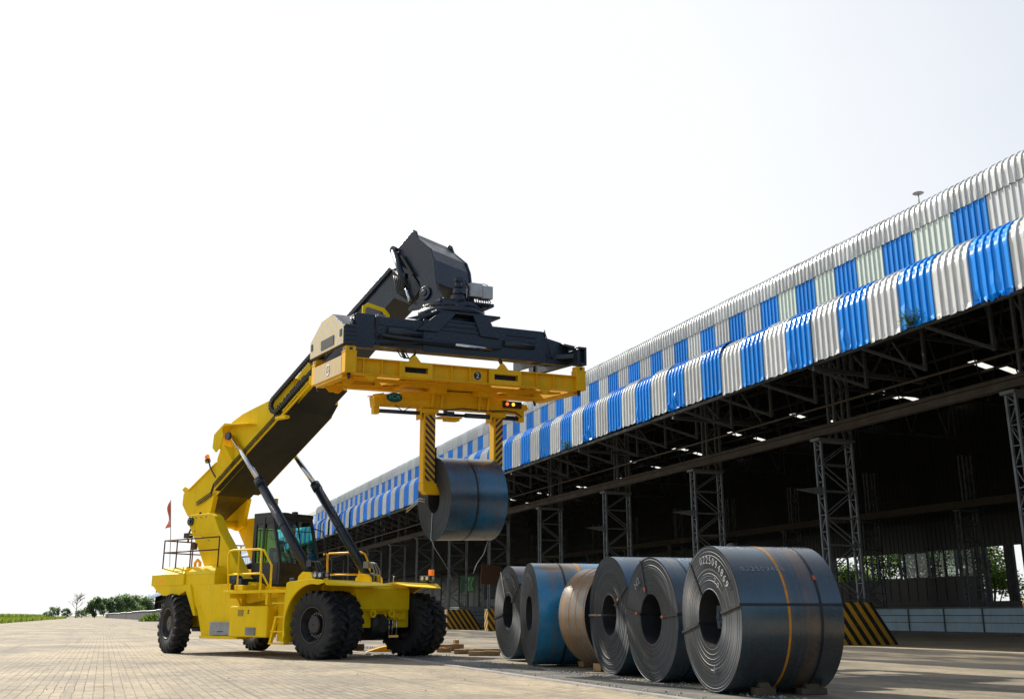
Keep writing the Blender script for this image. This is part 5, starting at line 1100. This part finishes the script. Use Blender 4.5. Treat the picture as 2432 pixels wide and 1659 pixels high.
def board(label, n, s_, z, w, h, mat, txt=None, tm=None):
    o = MB().bx(-w/2, w/2, -.03, .03, 0, h).build('sign_board', mat, None, .01); o.location = sh(n, s_, z); o.rotation_euler = (0, 0, A_SH*.2); tag(o, label, 'sign')
    m2 = MB().bx(-w/2+.1, -w/2+.16, -.02, .02, -z, 0).bx(w/2-.16, w/2-.1, -.02, .02, -z, 0).build('leg', M_steel, o); return o
b = board('green and white board with a bold angular arrow inside the shed', 27.6, 79.4, 2.9, 1.25, 1.3, plain('board_green', (.05, .16, .05), .6))
mb = MB(); 
mb.prism([(-.05, .1), (.25, .1), (.05, .65), (.25, 1.2), (-.05, 1.2), (-.3, .65)], -.045, -.032); mb.prism([(.3, .1), (.5, .1), (.28, .6), (.5, 1.2), (.36, 1.2), (.14, .62)], -.045, -.032); mb.build('arrow', plain('pale_green_print', (.25, .45, .24), .6), b)
board('plain grey board standing inside the shed beside the stacked sheets', 31.0, 82, 2.4, 2.0, 2.2, plain('board_grey', (.10, .105, .10), .7)); b = board('dark board with faded white lettering beside the plain grey board', 30.6, 74, 2.1, 1.1, 1.7, M_blk)
mb = MB()
for i in range(5): mb.bx(-.4, .4 - .12*(i % 3), -.045, -.034, .25+.26*i, .36+.26*i)
mb.build('faded_print', plain('faded_white', (.16, .16, .16), .8), b)
# long row of dark steel stacks with pale covers along the far yard edge
rnd = random.Random(9); s_ = 150.0
M_far_stack = paint('dark_stock', (.035, .04, .05), .6, .2, (.08, .06, .045), .4, .5); M_cover = plain('pale_cover', (.62, .63, .63), .6)
k = 0; NB = ['nearest', 'second', 'third', 'fourth', 'fifth', 'sixth', 'seventh', 'eighth', 'ninth', 'tenth', 'eleventh', 'twelfth']
while s_ < 560 and k < 12:
    l = rnd.uniform(16, 26) + k*2.0; h = 2.25 - .04*k + rnd.uniform(-.1, .1); n = 10.8 - .030*(s_ + l/2 - 235)
    t = thing('stock_stack', '%s dark steel stack under a pale cover in the row along the far yard edge' % NB[k], 'steel stack', sh(n, s_ + l/2, .004), A_SH + .030, 'covered stacks along the far yard edge')
    mb = MB(); q = -l/2
    while q < l/2 - .5: mb.bx(-1.2, 1.2, q, q+2.02, 0, h + rnd.uniform(-.06, 0)); q += 2.05
    mb.build('stock', M_far_stack, t); MB().prism([(-1.4, h+.01), (1.4, h+.01), (1.1, h+.13), (-1.1, h+.13)], -l/2, l/2).build('cover', M_cover, t); s_ += l + rnd.uniform(.4, 1.2); k += 1
o = MB(); rnd = random.Random(3)
for i in range(900):
    a = rnd.uniform(0, 6.28); r = rnd.random()**.5*2.2; z = rnd.random()*(1.5*(1-(r/2.3)**2)); c = Vector((r*cos(a), r*sin(a)*1.6, z)); d = Vector((rnd.gauss(0, 1), rnd.gauss(0, 1), rnd.gauss(0, 1))).normalized()*.16; e = d.cross(Vector((rnd.gauss(0, 1), rnd.gauss(0, 1), 1))).normalized()*.13
    o.add([c-d-e, c+d-e, c+d+e, c-d+e], [(0, 1, 2, 3)])
bu = o.build('weed_bush', M_leafb, None, fix=False); bu.location = sh(8.6, 205, 0); tag(bu, 'bright yellow green bush growing beside the far dark stacks', 'bush')
# weeds rooted in a damaged eave sheet and torn edge strips
rnd = random.Random(8)
for n_, s_, lb in ((20.8, 21.3, 'small dark weed growing from the damaged blue eave sheet'), (20.8, 45.0, 'small weed growing from the farther damaged eave sheet')):
    mb = MB()
    for i in range(60):
        a = rnd.uniform(0, 6.28); c = Vector((rnd.gauss(0, .10)-.06, rnd.gauss(0, .22), rnd.uniform(-.05, .35))); d = Vector((cos(a), sin(a), rnd.uniform(-.3, .6)))*.07; e = Vector((-sin(a), cos(a), .2))*.03; mb.add([c, c+d+e, c+d*2, c+d-e], [(0, 1, 2, 3)])
    for i in range(26): mb.tube([(0, rnd.gauss(0, .05), -.06), (rnd.gauss(-.06, .08), rnd.gauss(0, .22), rnd.uniform(.0, .38))], .008, 4)
    w = mb.build('weed', M_leaf, None, fix=False); w.location = sh(n_, s_, 9.15); w.rotation_euler = (0, 0, A_SH); tag(w, lb, 'weed')

# ------------------------------------------------------------ trees, bushes, grass
def tree(label, pos, H, cr, seed, mat, nleaf, leaf, trunk_h=.35, name='tree', grp=None, flat=.8, cat='tree', shade=0):
    rnd = random.Random(seed); t = thing(name, label, cat, pos, rnd.uniform(0, 6), grp); tb = MB(); base = H*trunk_h
    tb.tube([(0, 0, 0), (.02*H*rnd.uniform(-1, 1), .02*H*rnd.uniform(-1, 1), base*.6), (.03*H*rnd.uniform(-1, 1), .02*H, base), (.02*H, 0, H*.72)], .022*H, 8)
    cl = []
    for i in range(10):
        a = rnd.uniform(0, 6.28); r = cr*rnd.uniform(.35, .8); z = base + (H-base)*rnd.uniform(.15, .85); e = Vector((r*cos(a), r*sin(a), z)); cl.append((e, cr*rnd.uniform(.28, .5)))
        tb.tube([(0, 0, base*rnd.uniform(.6, 1.1)), e*.55 + Vector((0, 0, base*.35)), e], .007*H, 5)
    cl.append((Vector((0, 0, H - cr*.4)), cr*.45)); tb.build('trunk', M_bark, t)
    mb = MB(); vs = []; fs = []
    for i in range(nleaf):
        c, r = rnd.choice(cl); d = Vector((rnd.gauss(0, 1), rnd.gauss(0, 1), rnd.gauss(0, flat))).normalized(); p = c + d*r*(rnd.random()**.45)*rnd.uniform(.7, 1.15); p.z = max(p.z, base*.45)
        u = Vector((rnd.gauss(0, 1), rnd.gauss(0, 1), rnd.gauss(0, .7))).normalized(); v = u.cross(Vector((rnd.gauss(0, .5), rnd.gauss(0, .5), 1))).normalized(); l = leaf*rnd.uniform(.6, 1.3); w = l*.45; b = len(vs)
        vs += [p - u*l*.5, p + v*w*.5 - u*.05*l, p + u*l*.5, p - v*w*.5 - u*.05*l]; fs.append((b, b+1, b+2, b+3))
    mb.add(vs, fs); mb.build('crown', mat, t, fix=False); return t
behind = [(62, 38, 8.2, 3.2, M_leafb, 'bright leafy tree beyond the open end of the back wall'), (66, 42.5, 6.2, 3.0, M_leaf, 'dark leafy tree behind the tall open bay'), (63, 46.5, 6.8, 2.6, M_leaf, 'leafy tree beyond the first narrow opening of the back wall'), (60.5, 50.5, 7.0, 3.0, M_leafb, 'sunlit tree beyond the tall opening beside the windows'), (61, 54.5, 7.6, 3.2, M_leaf, 'dark green tree behind the dusty windows'), (62.5, 58.5, 7.5, 3.3, M_leaf, 'dense tree behind the middle window'), (60.5, 61.5, 6.8, 2.8, M_leafb, 'bright green tree behind the wide window'), (61.5, 65.5, 6.0, 2.8, M_leafb, 'sunlit low tree seen through the farthest window'), (64, 70, 5.6, 2.8, M_leaf, 'low tree behind the first lattice column')]
for i, (n, s_, H, cr, m, lb) in enumerate(behind): tree(lb, sh(n, s_*1.13), H, cr, 40+i, m, 6500, .30, .10, grp='trees behind the warehouse')
def atp(px, Y): return Vector(((px-1216)/2365*Y*.9650, Y, 0))
far = [(224, 470, 9.4, 4.4, 'dark round tree at the left end of the far wood', 1), (256, 520, 9.6, 5.2, 'low tree standing right of the dark round one in the far wood', 2), (276, 530, 11.0, 6, 'broad mid green tree in the middle of the far wood', 3), (296, 540, 12.2, 6.4, 'tallest pale green tree of the far wood', 4), (316, 560, 12.8, 6.4, 'tall green tree near the right end of the far wood', 5), (334, 580, 12.2, 6.4, 'dark tree at the end of the far shed', 6), (352, 640, 14, 7, 'tree showing over the far shed roof', 7)]
for px, Y, H, cr, lb, sd_ in far: tree(lb, atp(px, Y), H, cr, sd_, M_leaf_haze, 2600, 1.25, .04, grp='far wood at the end of the yard', flat=.9)
for px, Y, H, cr, lb, sd_ in [(127, 460, 5.0, 3.6, 'low round bush standing alone at the far field edge', 21), (156, 500, 4.6, 2.6, 'small dark bush left of the bare tree', 22), (192, 480, 4.6, 3.6, 'low spreading bush right of the bare tree', 23), (108, 520, 3.2, 2.2, 'tiny bush left of the lone round bush', 24)]: tree(lb, atp(px, Y), H, cr, sd_, M_leaf_haze, 1000, .8, .02, 'bush', 'bushes at the far field edge', .7, 'bush')
# bare tree
bt = thing('bare_tree', 'thin leafless tree standing among the far bushes', 'tree', atp(178, 470)); rnd = random.Random(2); mb = MB(); lm = MB()
mb.tube([(0, 0, 0), (.1, 0, 4), (0, 0, 7), (.1, 0, 9.5)], .14, 6); mb.build('trunk', M_bark, bt)
def br(p, d, l, r, k):
    q = p + d*l; lm.tube([p, p.lerp(q, .5)+Vector((rnd.gauss(0, .05*l), rnd.gauss(0, .05*l), 0)), q], r, 4)
    if k:
        for i in range(3): br(p + d*l*rnd.uniform(.45, 1), (d + Vector((rnd.gauss(0, .5), rnd.gauss(0, .5), rnd.uniform(-.1, .4)))).normalized(), l*.6, r*.6, k-1)
for i in range(14): a = rnd.uniform(0, 6.28); br(Vector((0, 0, rnd.uniform(3, 8.5))), Vector((cos(a)*.8, sin(a)*.8, .75)).normalized(), rnd.uniform(2.4, 3.4), .075, 2)
lm.build('branch', M_bark, bt)
# grass verge along the left edge of the paving
rnd = random.Random(6); mb = MB(); vs = []; fs = []
for i in range(26000):
    s_ = 95 + 330*rnd.random()**1.6; n = -13 - abs(rnd.gauss(0, 1))*10 - (rnd.random()*60 if rnd.random() < .35 else 0); h = rnd.uniform(.4, 1.0)*(1.7 if n < -20 else .8); w = .05 + .0007*s_
    p = sh(n, s_, 0); a = rnd.uniform(0, 6.28); d = Vector((cos(a), sin(a), 0)); b = len(vs); le = Vector((rnd.gauss(0, .25), rnd.gauss(0, .25), 1))*h
    vs += [p - d*w, p + d*w, p + le*.6 + d*w*.7, p + le, p + le*.6 - d*w*.7]; fs.append((b, b+1, b+2, b+3, b+4))
mb.add(vs, fs); g_ = mb.build('grass', M_grass, None, fix=False); tag(g_, 'tall weedy grass along the left edge of the paving', 'grass', kind='stuff')
